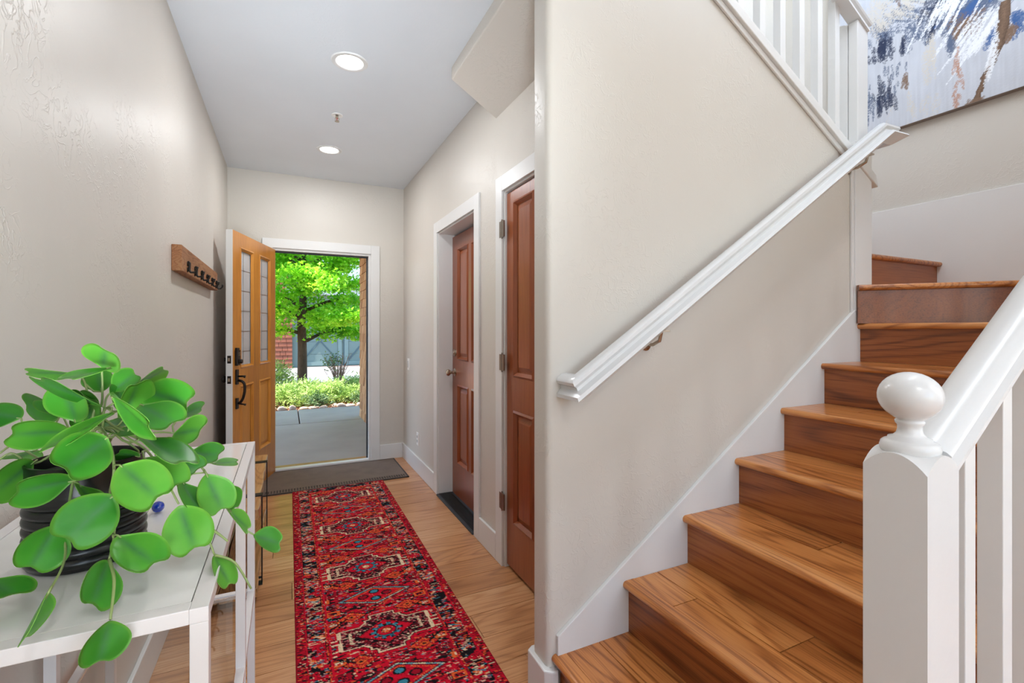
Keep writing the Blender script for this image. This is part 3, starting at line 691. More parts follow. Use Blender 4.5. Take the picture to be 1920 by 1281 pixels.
# ---------------------------------------------------------------- runner rug
def rug():
    cs_ = .0042; Wd, Ln = .715, 3.05
    nx, ny = int(Wd/cs_), int(Ln/cs_)
    X, Y = np.meshgrid((np.arange(nx)+.5)*cs_, (np.arange(ny)+.5)*cs_)     # Y measured from the door end
    def C(h): return np.array(col(h)[:3])
    red, dred, blk, crm, org, teal, pink, mar = C('c80a28'), C('9a0c22'), C('150f14'), C('e3c9a4'), C('e2622c'), C('3a8296'), C('cf6f72'), C('6a1220')
    img = np.zeros((ny, nx, 3)); img[:] = red
    def runs(seed, kx, ky, th):
        r = np.random.default_rng(seed); a = r.random((ny//ky+2, nx//kx+3))
        out = np.zeros((ny, nx), bool)
        yi = np.arange(ny)//ky
        sh = r.integers(0, kx, ny//ky+2)
        for j in range(ny):
            xi = (np.arange(nx)+sh[yi[j]])//kx; out[j] = a[yi[j], xi] < th
        return out
    def blob(seed, k, s=1.0):
        r = np.random.default_rng(seed); g = r.random((int(ny/(k*s))+3, nx//k+3))
        yy = np.arange(ny)/(k*s); xx = np.arange(nx)/k; y0 = yy.astype(int); x0 = xx.astype(int); fy = (yy-y0)[:, None]; fx = (xx-x0)[None, :]
        fy = fy*fy*(3-2*fy); fx = fx*fx*(3-2*fx)
        return (g[y0][:, x0]*(1-fy)*(1-fx)+g[y0+1][:, x0]*fy*(1-fx)+g[y0][:, x0+1]*(1-fy)*fx+g[y0+1][:, x0+1]*fy*fx)
    def put(mask, c, p=1.0, seed=0):
        if p < 1: mask = mask & (np.random.default_rng(seed+int(mask.sum())).random((ny, nx)) < p)
        img[mask] = c
    # field speckle
    d = blob(1, 10, .5); e_ = blob(2, 14, .4); f_ = blob(5, 7, .4)
    put(runs(3, 7, 2, .20) & (d > .40), mar); put(runs(4, 6, 2, .30) & (d > .50), blk); put(runs(6, 4, 1, .10) & (e_ > .5), crm); put(runs(7, 4, 1, .12) & (e_ < .45), org)
    put(runs(8, 3, 1, .08) & (f_ > .55), pink); put(runs(22, 8, 2, .16) & (f_ > .45), blk); put(runs(9, 3, 1, .055), teal); put(runs(10, 5, 1, .10), dred); put(runs(21, 3, 1, .10), blk)
    # small repeated tiles beside the axis
    cx = Wd/2; P_ = .598
    yc = .31
    ph = (Y-yc) % P_; ph = np.where(ph > P_/2, ph-P_, ph)          # -P/2..P/2 around a medallion
    dx = X-cx; ax = np.abs(dx)
    for (px_, py_, c1_, c2_) in ((.205, .13, org, crm), (.205, -.13, org, crm), (.20, .215, dred, blk), (.20, -.215, org, blk), (.235, .27, org, crm), (.235, .0, dred, blk)):
        q = np.maximum(np.abs(ax-px_)/.030, np.abs(ph-py_)/.018)
        put((q < 1) & (q > .6), c1_); put(q < .5, c2_, .6, 3); put((q > 1) & (q < 1.3), blk, .6, 4)
    def outline(shape_in, shape_out, c, p=1.0): put(shape_in & ~shape_out, c, p, 5)
    # cross-shaped medallion
    def cross(k):
        lobe = (ax < .073+k) & (np.abs(ph) < .100+k) | ((ax < .048+k) & (np.abs(ph) < .128+k)) | (ax*.9+np.abs(ph) < .152+k*1.4) & (np.abs(ph) < .128+k)
        arm = (ax < .185+k) & (np.abs(ph) < .062+k)
        return lobe | arm
    ins = cross(0); put(cross(.022), red, .8, 27); put(cross(.011), blk, .7, 28); put(cross(.006), crm); put(cross(.0), blk)
    put(ins & runs(12, 2, 1, .30), mar); put(ins & runs(13, 2, 1, .16), pink); put(ins & runs(14, 3, 1, .13), dred); put(ins & runs(15, 2, 1, .05), crm)
    side = (ax > .181) & (ax < .196)
    put(side & (np.abs(ph-.035) < .028), crm); put(side & (np.abs(ph+.040) < .024), crm)
    put((ax > .196) & (ax < .25) & (np.abs(np.abs(ph)-.014) < .004), crm, .85, 6); put((np.abs(ax-.145) < .006) & (np.abs(ph) < .04), crm, .7, 7)
    put((ax > .10) & (ax < .15) & (np.abs(np.abs(ph)-.036) < .004), crm, .6, 8); put((ax > .186) & (ax < .235) & (np.abs(ph-.058) < .004), crm, .8, 9)
    # red lozenge with teal gear
    dm_ = ax/.115+np.abs(ph)/.082
    put(dm_ < 1.12, blk, .8, 10); put(dm_ < 1.0, red); put((dm_ < .99) & (dm_ > .9), dred, .5, 11)
    rr = np.hypot(dx*.95, ph*1.12); an = np.arctan2(ph*1.12, dx*.95)
    gear = .052+.008*np.sign(np.cos(an*10))
    put(rr < gear+.007, blk, .9, 12); put(rr < gear, teal); put((rr < gear) & runs(16, 2, 1, .16), C('24485c')); put(rr < .040, blk); put(rr < .035, red); put(rr < .022, blk, .8, 13); put(rr < .018, org); put((rr < .015) & runs(17, 2, 1, .55), crm)
    # diamonds between medallions
    p2_ = (Y-yc-P_/2) % P_; p2_ = np.where(p2_ > P_/2, p2_-P_, p2_)
    q = ax/.165+np.abs(p2_)/.075
    put(q < 1.18, dred); put(q < 1.10, blk, .85, 14); put(q < 1.03, C('6f9aa2')); put((q < 1.03) & runs(18, 3, 1, .3), crm); put(q < .93, blk); put(q < .87, red); put((q < .80) & (q > .73), org, .75, 15)
    for sx_ in (-1, 1):
        for (ox, oy) in ((.055, 0), (0, .032)):
            r2 = np.hypot(dx-sx_*ox, (p2_-sx_*oy)*1.3); put(r2 < .026, blk); put(r2 < .017, dred if ox else teal)
    # orange lozenges on the diagonals, black arrows
    for sx_ in (-1, 1):
        for sy_ in (-1, 1):
            q = np.abs(dx-sx_*.125)/.058+np.abs(ph-sy_*.155)/.036
            put(q < 1.25, blk, .75, 16); put(q < 1.05, red); put((q < 1.05), org, .55, 26); put(q < .6, dred); put(q < .42, org); put(q < .2, blk)
            q = np.abs((dx-sx_*.19)*.8+(ph-sy_*.118)*sx_*sy_*1.1)
            put((q < .006) & (np.abs(ax-.19) < .045) & (np.abs(ph-sy_*.118) < .05), blk)
    # borders
    eb = np.minimum(X, Wd-X); ey = np.minimum(Y, Ln-Y); E = np.minimum(eb, ey)
    jag = .128+.004*(blob(30, 3, 1)-.5)
    B = E < jag
    img[B] = dred; put(B & runs(31, 3, 1, .42), blk); put(B & runs(32, 3, 1, .09), org); put(B & runs(33, 3, 1, .05), crm); put(B & runs(34, 3, 1, .26), red)
    Dk = (E > .045) & (E < .118)
    img[Dk] = blk; g1 = blob(35, 9, .8)
    put(Dk & runs(36, 4, 1, .30) & (g1 > .42), dred); put(Dk & runs(37, 4, 1, .10) & (g1 > .40), crm); put(Dk & runs(43, 3, 1, .08) & (g1 > .35), pink); put(Dk & runs(38, 4, 1, .12) & (g1 > .6), org)
    put(Dk & (blob(39, 8, .8) > .72), red, .75, 17); put(Dk & runs(40, 3, 1, .05), teal)
    wob = (Y*6.6) % 1.0
    tl = Dk & (np.abs((wob-.5)*.15+(eb-.08)*.45*np.sign(np.sin(Y*20.7))) < .0035) & (np.abs(eb-.082) < .022) & (ey > .12)
    put(tl, teal)
    tr = Dk & (np.abs((wob-.5)*.15) < .030) & ~tl & (np.abs(eb-.082) < .030); put(tr & runs(41, 4, 2, .35), red); put(tr & runs(44, 4, 2, .15), org); put(tr & runs(42, 3, 1, .2), crm)
    put(np.abs(E-.1215) < .0022, org, .35, 18); put((np.abs(E-.129) < .004), red, .9, 19); put(np.abs(E-.043) < .0022, red, .75, 20); put(E < .009, dred)
    # woven flecks everywhere
    sp_ = rng.random((ny, nx)); img[(sp_ < .035)] *= .35; img[(sp_ > .988)] = crm*.7
    img *= (.9+.2*rng.random((ny, nx)))[:, :, None]
    # mesh
    gx = (np.arange(nx))*cs_; gy = np.arange(ny)*cs_
    GX, GY = np.meshgrid(gx, gy); Z = .0075+.0006*rng.random((ny, nx)); Z[0, :] = Z[-1, :] = .0012; Z[:, 0] = Z[:, -1] = .0012
    V = np.stack([GX+.040, 4.16-GY, Z], -1).reshape(-1, 3)
    # slight skew of the runner on the floor
    V[:, 0] += (4.16-V[:, 1])*-.004
    idx = np.arange(ny*nx).reshape(ny, nx)
    F = np.stack([idx[:-1, :-1], idx[1:, :-1], idx[1:, 1:], idx[:-1, 1:]], -1).reshape(-1, 4)
    return V, F, img.reshape(-1, 3)
V, F, Cc = rug()
npmesh('runner_rug', V, F, vcol('rug_wool', .95, .15), colors=np.clip(Cc, 0, 1), label='long red patterned runner rug down the hallway floor', cat='rug')

# ================================================================== CONSOLE TABLE
TX0, TX1, TY0, TY1, TZ = -.452, -.089, .703, 1.676, .95
tb = .021
ct = empty('console_table', ((TX0+TX1)/2, 1.19, 0), 'white metal console table with glossy top against the left wall', 'table')
fr_ = MB().box(TX1-tb, TX1, TY0, TY1, TZ-.019, TZ).box(TX0, TX0+tb, TY0, TY1, TZ-.019, TZ).box(TX0+tb, TX1-tb, TY0, TY0+tb, TZ-.019, TZ).box(TX0+tb, TX1-tb, TY1-tb, TY1, TZ-.019, TZ)
fr_.build('top_frame', M['whitemetal'], ct, bevel=.001)
bx('top_panel', M['tabletop'], TX0+tb+.0012, TX1-tb-.0012, TY0+tb+.0012, TY1-tb-.0012, TZ-.012, TZ-.0006, ct, bevel=.0005)
ymid = 1.30; lw = .0205
for (lx, ly) in ((TX1-lw, TY0), (TX0, TY0), (TX1-lw, TY1-lw), (TX0, TY1-lw), (TX1-lw, ymid-.5*lw), (TX0, ymid-.5*lw)):
    bx('leg', M['whitemetal'], lx, lx+lw, ly, ly+lw, 0.0, TZ-.019, ct, bevel=.001)
zf = .475
for xx in (TX1-lw, TX0):
    bx('shelf_rail', M['whitemetal'], xx+.001, xx+lw-.001, TY0+lw, TY1-lw, zf, zf+.019, ct)
for yy in (TY0, TY1-lw):
    bx('shelf_rail', M['whitemetal'], TX0+lw, TX1-lw, yy+.001, yy+lw-.001, zf, zf+.019, ct)
gl, t, b = newmat('clear_glass'); b.inputs['Base Color'].default_value = (.93, .97, .96, 1); b.inputs['Transmission Weight'].default_value = 1; b.inputs['Roughness'].default_value = .0; b.inputs['IOR'].default_value = 1.45
bx('glass_shelf', gl, TX0+lw+.002, TX1-lw-.002, TY0+lw+.002, TY1-lw-.002, zf+.010, zf+.015, ct)

# blue glass ornament on the table
og = empty('glass_ornament', (-.226, 1.11, TZ), 'small blue glass bead ornament on the white table behind the plant pot', 'ornament')
bl, t, b = newmat('blue_glass'); b.inputs['Base Color'].default_value = col('1846c8'); b.inputs['Roughness'].default_value = .05; b.inputs['Transmission Weight'].default_value = .35; b.inputs['Coat Weight'].default_value = 1
sph = [(.0105*math.sin(math.pi*i/12), .0105-.0105*math.cos(math.pi*i/12)) for i in range(13)]
MB().lathe(sph, (-.222, 1.105, TZ), 20, cap=False).build('glass_bead', bl, og, smooth=True)
MB().lathe([(r*.9, h*.9) for r, h in sph], (-.244, 1.098, TZ), 20, cap=False).build('clear_bead', gl, og, smooth=True)

# ================================================================== POTTED PLANT
PC = Vector((-.279, .946, TZ)); PR = .0735
pp = empty('potted_plant', PC, 'leafy green trailing plant in a ribbed black pot on the white table', 'plant')
pf = [(0, 0), (.066, 0), (.0690, .003)]
zz = .006
for i in range(7):
    for q in range(8):
        a = q/8; pf.append((.0700+.0038*abs(math.sin(math.pi*a))**.7, zz+.0142*a))
    zz += .0142
pf += [(.0705, zz+.002), (.0700, zz+.006), (.0702, .146), (.0712, .149), (.0712, .152), (.0690, .1525), (.0675, .149), (.0670, .128), (.0, .128)]
MB().lathe(pf, PC, 56, cap=False).build('pot', M['pot'], pp, smooth='auto')
MB().lathe([(0, .128), (.0665, .128), (.0665, .132), (.03, .136), (0, .135)], PC, 24, cap=False).build('soil', M['soil'], pp)
lm, t, b = newmat('plant_leaf'); 
at = N(t, 'ShaderNodeVertexColor', layer_name='Col'); P = pos(t); oi = N(t, 'ShaderNodeObjectInfo')
base_ = ramp(t, mth(t, 'ADD', mth(t, 'MULTIPLY', noise(t, P, 22, 2), .55), mth(t, 'MULTIPLY', oi.outputs['Random'], .5)), [(.22, col('2f7d22')), (.5, col('449a2a')), (.8, col('68b23c'))])
sepc = N(t, 'ShaderNodeSeparateColor'); t.links.new(at.outputs[0], sepc.inputs[0])
c = mixc(t, sepc.outputs[0], base_, col('47804a'))            # darker grey-green midrib
c = mixc(t, sepc.outputs[1], c, col('b4d85a'))                # yellow-green rim
t.links.new(c, b.inputs['Base Color']); b.inputs['Roughness'].default_value = .38; b.inputs['Specular IOR Level'].default_value = .45
tr_ = N(t, 'ShaderNodeBsdfTranslucent'); t.links.new(mixc(t, .5, c, col('9be02a')), tr_.inputs[0]); mx = N(t, 'ShaderNodeMixShader'); mx.inputs[0].default_value = .2
t.links.new(b.outputs[0], mx.inputs[1]); t.links.new(tr_.outputs[0], mx.inputs[2]); t.links.new(mx.outputs[0], t.nodes['Material Output'].inputs[0])
M['stem'] = simple('plant_stem', col('8a9a5c'), .5)
def plant_leaf(bu, bv, eu, ev, wpx, db, de, fold=.16, roll=1, wr=None, droop=.06):
    Bp, Ep = px(bu, bv, db), px(eu, ev, de); ax_ = Ep-Bp; L = ax_.length; t_ = ax_.normalized()
    mid = (Bp+Ep)/2; view = (mid-Vector((0, 0, CH))).normalized()
    side = t_.cross(view).normalized()
    dm = (db+de)/2; wproj = wpx*dm/FPX*1.0
    Wt = max(wproj, .058 if wr is None else wr); cph = max(.12, min(1, wproj/Wt)); sph_ = math.sqrt(1-cph*cph)*roll
    nrm = side.cross(t_).normalized()
    sdir = (side*cph+nrm*sph_).normalized(); nrm2 = sdir.cross(t_).normalized()
    if nrm2.dot(view) > 0: nrm2 = -nrm2
    # inverted-heart outline: narrow at the stalk, notched at the far end
    nr_, na = 7, 40; V = []; Cl = []
    def surf(x, y):
        q = abs(y)/.5
        z = fold*(q**1.3)*.5*Wt*1.1-.6*droop*L*((x-.45)**2)*1.6-.018*L*math.sin(y*7+x*5)
        return Bp+t_*(x*L)+sdir*(y*Wt)+nrm2*z
    cx0 = .5
    out = []
    for k in range(na):
        th_ = 2*math.pi*k/na; sn, cn = math.sin(th_), math.cos(th_)
        p_ = .86 if cn < 0 else 1.4
        y = .5*math.copysign(abs(sn)**p_, sn); x = .5-.5*cn+.075*(1-cn*cn)
        dth = abs(th_-math.pi); x -= .095*math.exp(-(dth/.26)**2); x += .02*math.exp(-((dth-.62)/.3)**2)
        out.append((x, y))
    V.append(surf(cx0, 0)); Cl.append((.7, 0, 0))
    for i in range(1, nr_+1):
        f_ = i/nr_
        for (x, y) in out:
            xx, yy = cx0+(x-cx0)*f_, y*f_
            V.append(surf(xx, yy)); Cl.append((max(0, 1-abs(yy)*8)*max(0, min(1, 1.3-abs(xx-.45)*2.2))*.9, .22*max(0, (f_-.85)/.15), 0))
    F = []
    for k in range(na):
        k2 = (k+1) % na; F.append((0, 1+k, 1+k2, 1+k2))
    F = []
    for i in range(nr_-1):
        for k in range(na): k2 = (k+1) % na; F.append((1+i*na+k, 1+i*na+k2, 1+(i+1)*na+k2, 1+(i+1)*na+k))
    for k in range(0, na, 2): F.append((0, 1+(k+2) % na, 1+k+1, 1+k))
    nV = len(V); V2 = V+[p-nrm2*.0007 for p in V]; F2 = F+[tuple(q_+nV for q_ in reversed(f)) for f in F]
    bd = [1+(nr_-1)*na+k for k in range(na)]
    F2 += [(bd[i], bd[i-1], bd[i-1]+nV, bd[i]+nV) for i in range(len(bd))]
    o = npmesh('leaf', [tuple(p) for p in V2], F2, lm, pp, colors=np.array(Cl+Cl), smooth=True)
    return Bp, t_
LV = [ # base u,v, end u,v, width px, depth base, depth end, fold, roll
 (191,691,199,653,60,.74,.71,.2,1), (146,703,44,697,18,.76,.72,.1,1), (207,689,121,712,14,.72,.66,.1,-1), (196,767,62,706,18,.72,.64,.1,1),
 (141,792,122,726,58,.72,.69,.25,1), (210,733,258,699,40,.74,.76,.15,1), (190,735,184,695,46,.77,.77,.15,1), (114,776,43,758,45,.79,.80,.1,1),
 (122,779,81,748,32,.77,.74,.1,1), (130,811,11,814,54,.72,.66,.15,1), (40,785,-32,772,52,.72,.68,.1,1), (209,772,90,845,22,.70,.60,.1,-1),
 (203,820,112,886,88,.66,.585,.18,1), (264,733,360,757,72,.74,.72,.15,1), (264,758,330,797,62,.70,.68,.15,1), (208,743,288,808,26,.66,.60,.2,-1),
 (326,812,381,806,54,.74,.73,.12,1), (336,781,382,763,22,.77,.78,.1,1), (263,814,352,873,40,.68,.62,.25,1), (352,850,416,853,40,.78,.79,.12,1),
 (398,869,448,866,15,.82,.84,.05,1), (318,864,376,882,42,.74,.74,.15,1), (270,858,337,915,68,.68,.67,.12,1), (225,872,303,940,86,.64,.605,.15,1),
 (214,928,118,1020,96,.63,.575,.15,1), (108,986,52,1072,78,.62,.585,.25,1), (221,1004,296,1062,70,.62,.60,.15,1), (204,1051,170,1142,64,.60,.555,.2,1),
 (207,1164,184,1248,72,.535,.52,.15,1), (91,1111,42,1205,20,.515,.50,.2,1), (-28,1085,30,1118,56,.56,.54,.15,1), (336,948,368,1036,80,.68,.655,.18,1),
 (387,889,418,962,62,.74,.73,.15,1), (436,911,440,957,24,.78,.78,.1,1), (342,903,374,960,38,.72,.70,.15,1), (429,955,468,996,22,.76,.77,.15,1),
 (476,1003,529,1021,40,.77,.79,.12,1), (402,1041,433,1101,35,.70,.69,.12,1), (138,902,19,925,56,.66,.60,.2,1), (65,866,-18,930,58,.70,.64,.15,1),
 (148,908,175,945,28,.66,.65,.2,1), (262,857,218,849,24,.74,.72,.1,1), (261,722,311,690,24,.77,.79,.15,-1), (68,845,22,862,26,.80,.80,.1,1),
 (196,790,264,803,44,.76,.74,.15,1), (234,784,258,714,46,.72,.70,.3,-1), (166,802,168,742,42,.75,.73,.15,1), (240,770,300,742,44,.75,.77,.2,1), (178,770,140,735,44,.75,.73,.2,1), (225,770,222,722,40,.74,.75,.25,-1), (190,800,150,770,46,.76,.74,.2,1),
 (232,800,290,790,48,.72,.70,.2,1), (300,850,340,835,40,.75,.77,.15,1), (88,870,55,900,40,.76,.74,.2,1),
 (172,690,178,668,0,.8,.8,.1,1),
]
LV.pop()
bases = []
for a in LV:
    bases.append((plant_leaf(*a), a))
# stalks: short petioles from vines, vines from the pot
def wp(u, v, d): return px(u, v, d)
ctr = PC+Vector((0, 0, .15))
VN = [ # vines as (u,v,d) points after the pot centre
 [(205,830,.68), (214,880,.655), (206,930,.645), (215,960,.64), (213,1010,.625), (205,1048,.60)], [(205,1050,.60), (214,1090,.57), (207,1162,.537)],
 [(150,880,.68), (137,905,.665), (128,950,.64), (108,985,.622), (122,1020,.62), (118,1060,.59), (92,1110,.52)],
 [(245,825,.71), (275,845,.70), (300,880,.69), (335,945,.68)], [(300,830,.73), (352,850,.78), (385,886,.745), (420,945,.755), (450,985,.765), (476,1003,.772)],
 [(300,850,.73), (345,935,.70), (385,1000,.70), (402,1040,.70)], [(402,1041,.70), (440,1055,.715), (471,1104,.72)], [(400,995,.695), (412,1003,.70), (427,1015,.705)],
 [(100,850,.73), (60,870,.71), (20,850,.70), (-20,880,.68)], [(120,840,.74), (80,862,.73), (30,835,.72), (0,850,.70)],
 [(190,760,.74), (192,730,.74), (191,692,.74)], [(175,800,.74), (160,720,.76), (146,704,.76)], [(185,800,.73), (200,765,.72), (262,735,.74)],
 [(165,800,.75), (142,770,.73), (141,740,.72)], [(140,820,.76), (115,775,.79), (105,768,.79)], [(215,800,.72), (240,812,.70), (263,815,.68)],
 [(190,810,.72), (195,770,.72), (200,745,.74), (212,733,.74)], [(240,830,.72), (290,812,.735), (326,812,.74)],
]
for vn in VN:
    pts = [wp(*q) for q in vn]
    if vn[0][0] not in (205, 402, 400) or vn is VN[0]: pts = [ctr+Vector((random.uniform(-.02, .02), random.uniform(-.02, .02), -.02)), ctr.lerp(pts[0], .4)+Vector((0, 0, .035))]+pts if (pts[0]-ctr).length > .03 else [ctr]+pts
    # smooth (Catmull-Rom)
    out = []
    for i in range(len(pts)-1):
        p0_, p1_, p2_, p3_ = pts[max(i-1, 0)], pts[i], pts[i+1], pts[min(i+2, len(pts)-1)]
        for k in range(5):
            s = k/5; out.append(.5*((2*p1_)+(p2_-p0_)*s+(2*p0_-5*p1_+4*p2_-p3_)*s*s+(3*p1_-p0_-3*p2_+p3_)*s**3))
    out.append(pts[-1]); n = len(out)
    MB().tube(out, [.0022-.0009*i/n for i in range(n)], 7).build('stem', M['stem'], pp, smooth=True)
allv = [wp(*q) for vn in VN for q in vn]+[ctr]
for (Bp, t_), a in bases:
    if a[0] == -28: continue
    q = min(allv, key=lambda p: (p-Bp).length)
    if (q-Bp).length > .004:
        md = (q+Bp)/2-t_*.006
        MB().tube([q, md, Bp, Bp+t_*.006], [.0016, .0014, .0012, .0009], 6).build('petiole', M['stem'], pp, smooth=True)

# ================================================================== PAINTING
def painting():
    y0, y1, z0, z1 = .25, 2.08, 2.60, 3.85; cs_ = .0045
    ny, nz = int((y1-y0)/cs_), int((z1-z0)/cs_)
    X = XW-.045
    def q(u, v):
        a = (u-960)/FPX; d = X/(S_+a*C_); return ((y1-d*(C_-a*S_))/cs_, (CH+d*(HOR-v)/FPX-z0)/cs_)
    r = np.random.default_rng(5)
    J, I = np.meshgrid(np.arange(ny), np.arange(nz))
    def vn(kx, ky, seed):
        rr = np.random.default_rng(seed); g = rr.random((nz//ky+3, ny//kx+3)); yy = np.arange(nz)/ky; xx = np.arange(ny)/kx; a = yy.astype(int); b_ = xx.astype(int); fy = (yy-a)[:, None]; fx = (xx-b_)[None, :]
        fy = fy*fy*(3-2*fy); fx = fx*fx*(3-2*fx)
        return g[a][:, b_]*(1-fy)*(1-fx)+g[a+1][:, b_]*fy*(1-fx)+g[a][:, b_+1]*(1-fy)*fx+g[a+1][:, b_+1]*fy*fx
    def C(h): return np.array(col(h)[:3])
    img = np.zeros((nz, ny, 3)); base_ = C('c6c9d1'); img[:] = base_
    img *= (.93+.10*vn(2, 30, 1)+.06*vn(14, 14, 2)-.03)[:, :, None]
    navy, slate, brown, blue, rust, white, cream = C('27314c'), C('5a6780'), C('7d6350'), C('3a5f96'), C('b48872'), C('eceef2'), C('cfc8bd')
    def blobs(u, v, ru, rv, c, n, slant=0, thick=3, ln=30, op=.9, up=True):
        cx_, cz_ = q(u, v); su = ru*.35; sv = rv*.30
        cxx, _ = q(u+ru, v); su = abs(cxx-cx_); _, czz = q(u, v+rv); sv = abs(czz-cz_)
        for _ in range(n):
            x_ = cx_+r.normal()*su*.5; z_ = cz_+r.normal()*sv*.5; L = ln*r.uniform(.4, 1.3); th_ = thick*r.uniform(.4, 1.3)
            dx_ = slant+r.normal()*.1
            n2 = int(L)
            for k in range(n2):
                xx = x_+dx_*k; zz_ = z_-k+L/2; w2 = th_*math.sin(math.pi*(k+.5)/n2)**.5
                a0, a1 = int(max(0, xx-w2)), int(min(ny, xx+w2+1)); zi = int(zz_)
                if 0 <= zi < nz and a1 > a0:
                    mk = r.random(a1-a0) < op*(.55+.45*r.random()); sl_ = img[zi, a0:a1]; sl_[mk] = sl_[mk]*.25+c*.75
    blobs(1660, 60, 30, 50, slate, 26, .3, 5, 24, .6); blobs(1655, 95, 20, 22, navy, 36, .1, 2.5, 18, .8); blobs(1700, 30, 60, 26, slate, 40, 1.2, 2, 18, .7)
    blobs(1655, 190, 14, 30, navy, 22, .1, 2.5, 30, .9); blobs(1675, 150, 40, 40, slate, 16, 0, 1.5, 14, .8); blobs(1632, 200, 8, 60, slate, 14, 0, 1.5, 26, .8)
    blobs(1720, 60, 25, 18, slate, 18, .3, 6, 20, .5); blobs(1690, 15, 50, 25, cream, 18, .8, 4, 18, .7)
    blobs(1765, 22, 20, 30, navy, 26, -.45, 5, 34, .9); blobs(1830, 8, 70, 16, slate, 40, -.3, 6, 22, .8); blobs(1800, 45, 22, 18, slate, 24, -.1, 7, 16, .8); blobs(1822, 40, 30, 22, brown, 16, -.3, 4, 22, .8)
    blobs(1835, 5, 60, 14, blue, 14, -.3, 3, 16, .9); blobs(1800, 10, 60, 30, white, 30, -.5, 1.8, 40, .95); blobs(1850, 60, 60, 30, white, 26, -.7, 1.8, 40, .95)
    blobs(1865, 70, 12, 14, blue, 12, -.2, 3, 12, .9); blobs(1908, 40, 14, 20, blue, 14, -.2, 4, 14, .8); blobs(1900, 60, 16, 14, brown, 12, -.4, 4, 18, .8)
    blobs(1796, 130, 5, 26, rust, 10, 0, 1.6, 26, .8); blobs(1795, 190, 10, 22, rust, 12, 0, 1.3, 10, .7); blobs(1783, 85, 5, 14, slate, 7, 0, 3, 26, .8)
    blobs(1700, 155, 4, 14, brown, 6, 0, 1.6, 18, .9); blobs(1694, 85, 3, 12, navy, 8, 0, 1.4, 20, .9); blobs(1640, 30, 26, 30, cream, 20, .4, 4, 26, .6)
    blobs(1725, 210, 60, 40, cream, 14, 0, 3, 34, .35); blobs(1745, 110, 10, 40, cream, 10, 0, 5, 50, .4)
    # the long brown sweep
    path = [(1888, 0), (1884, 40), (1876, 80), (1862, 115), (1848, 145), (1838, 172), (1832, 190)]
    pts = [q(*p) for p in path]
    for i in range(len(pts)-1):
        for k in range(60):
            s = k/60; x_ = pts[i][0]*(1-s)+pts[i+1][0]*s; z_ = pts[i][1]*(1-s)+pts[i+1][1]*s; w2 = (4.6 if i < 4 else 3.2)+1.0*math.sin(i+s*3)
            a0, a1 = int(max(0, x_-w2)), int(min(ny, x_+w2)); zi = int(z_)
            if 0 <= zi < nz and a1 > a0:
                tt = np.linspace(-1, 1, a1-a0)[:, None]; img[zi, a0:a1] = brown*(1-.35*np.abs(tt))*(.8+.4*r.random((a1-a0, 1)))
                if zi+1 < nz: img[zi+1, a0:a1] = img[zi, a0:a1]
    blobs(1830, 190, 14, 6, brown, 14, -.3, 3, 6, .8); blobs(1870, 90, 6, 60, white, 10, -.28, 1, 40, .9)
    # beyond the frame: more of the same
    for _ in range(14): blobs(1700+r.uniform(0, 260), -60-r.uniform(0, 150), 60, 30, [navy, slate, brown, blue, white][_ % 5], 24, r.uniform(-.6, .6), 4, 30, .8)
    V = np.stack([np.full(J.shape, X), y1-J*cs_, z0+I*cs_], -1).reshape(-1, 3)
    idx = np.arange(nz*ny).reshape(nz, ny); F = np.stack([idx[:-1, :-1], idx[1:, :-1], idx[1:, 1:], idx[:-1, 1:]], -1).reshape(-1, 4)
    return V, F, np.clip(img, 0, 1).reshape(-1, 3)
pt = empty('abstract_painting', (XW-.02, 1.16, 2.60), 'large abstract canvas with blue and brown strokes on white, on the wall above the stairs', 'painting')
V, F, Cc = painting(); npmesh('painted_surface', V, F, vcol('canvas_paint', .55, .3, nscale=90, nstr=.3), pt, colors=Cc)
bx('canvas_frame', paint('canvas_edge', col('8e8780'), .8), XW-.044, XW-.001, .25, 2.08, 2.598, 3.852, pt)

# ================================================================== OUTSIDE
GZ = -.03
pc = empty('porch_paving', (.5, 6.9, GZ), 'grey concrete porch slabs outside the open front door', 'paving')
for (a, b_, c, d) in ((-3, 1.6, 4.96, 7.27), (-3, .16, 7.285, 8.57), (.175, 3.5, 7.285, 8.57)):
    bx('concrete_slab', M['concrete'], a, b_, c, d, GZ-.12, GZ, pc, bevel=.006)
bx('ground', M['mulch'], -30, 30, 8.58, 13.2, GZ-.3, GZ-.035, kind='structure')
bx('street', M['asphalt'], -40, 40, 13.2, 15.45, -.5, -.15, kind='structure')
bx('curb', M['curb'], -40, 40, 15.45, 15.95, -.5, -.142, kind='structure')
bx('driveway', M['roadlight'], -40, 40, 15.95, 19.6, -.5, -.15, kind='structure')
bx('ground_under_street', M['mulch'], -40, 40, 4.95, 60, -.8, -.5, kind='structure')
# the rest of the row of houses, either side of the hall
MB().box(-7, XL-.141, YF, YF+.14, -.1, 5.4).box(WR+.051, 7, YF, YF+.14, -.1, 5.4).box(XL-.14, WR+.05, YF, YF+.14, HC+.121, 5.4).build('facade', M['siding'], kind='structure')
# porch roof, out of view, added to shade the slabs
bx('porch_shade_roof', M['white'], -3, 3.5, 4.95, 8.35, 2.62, 2.78, kind='structure')
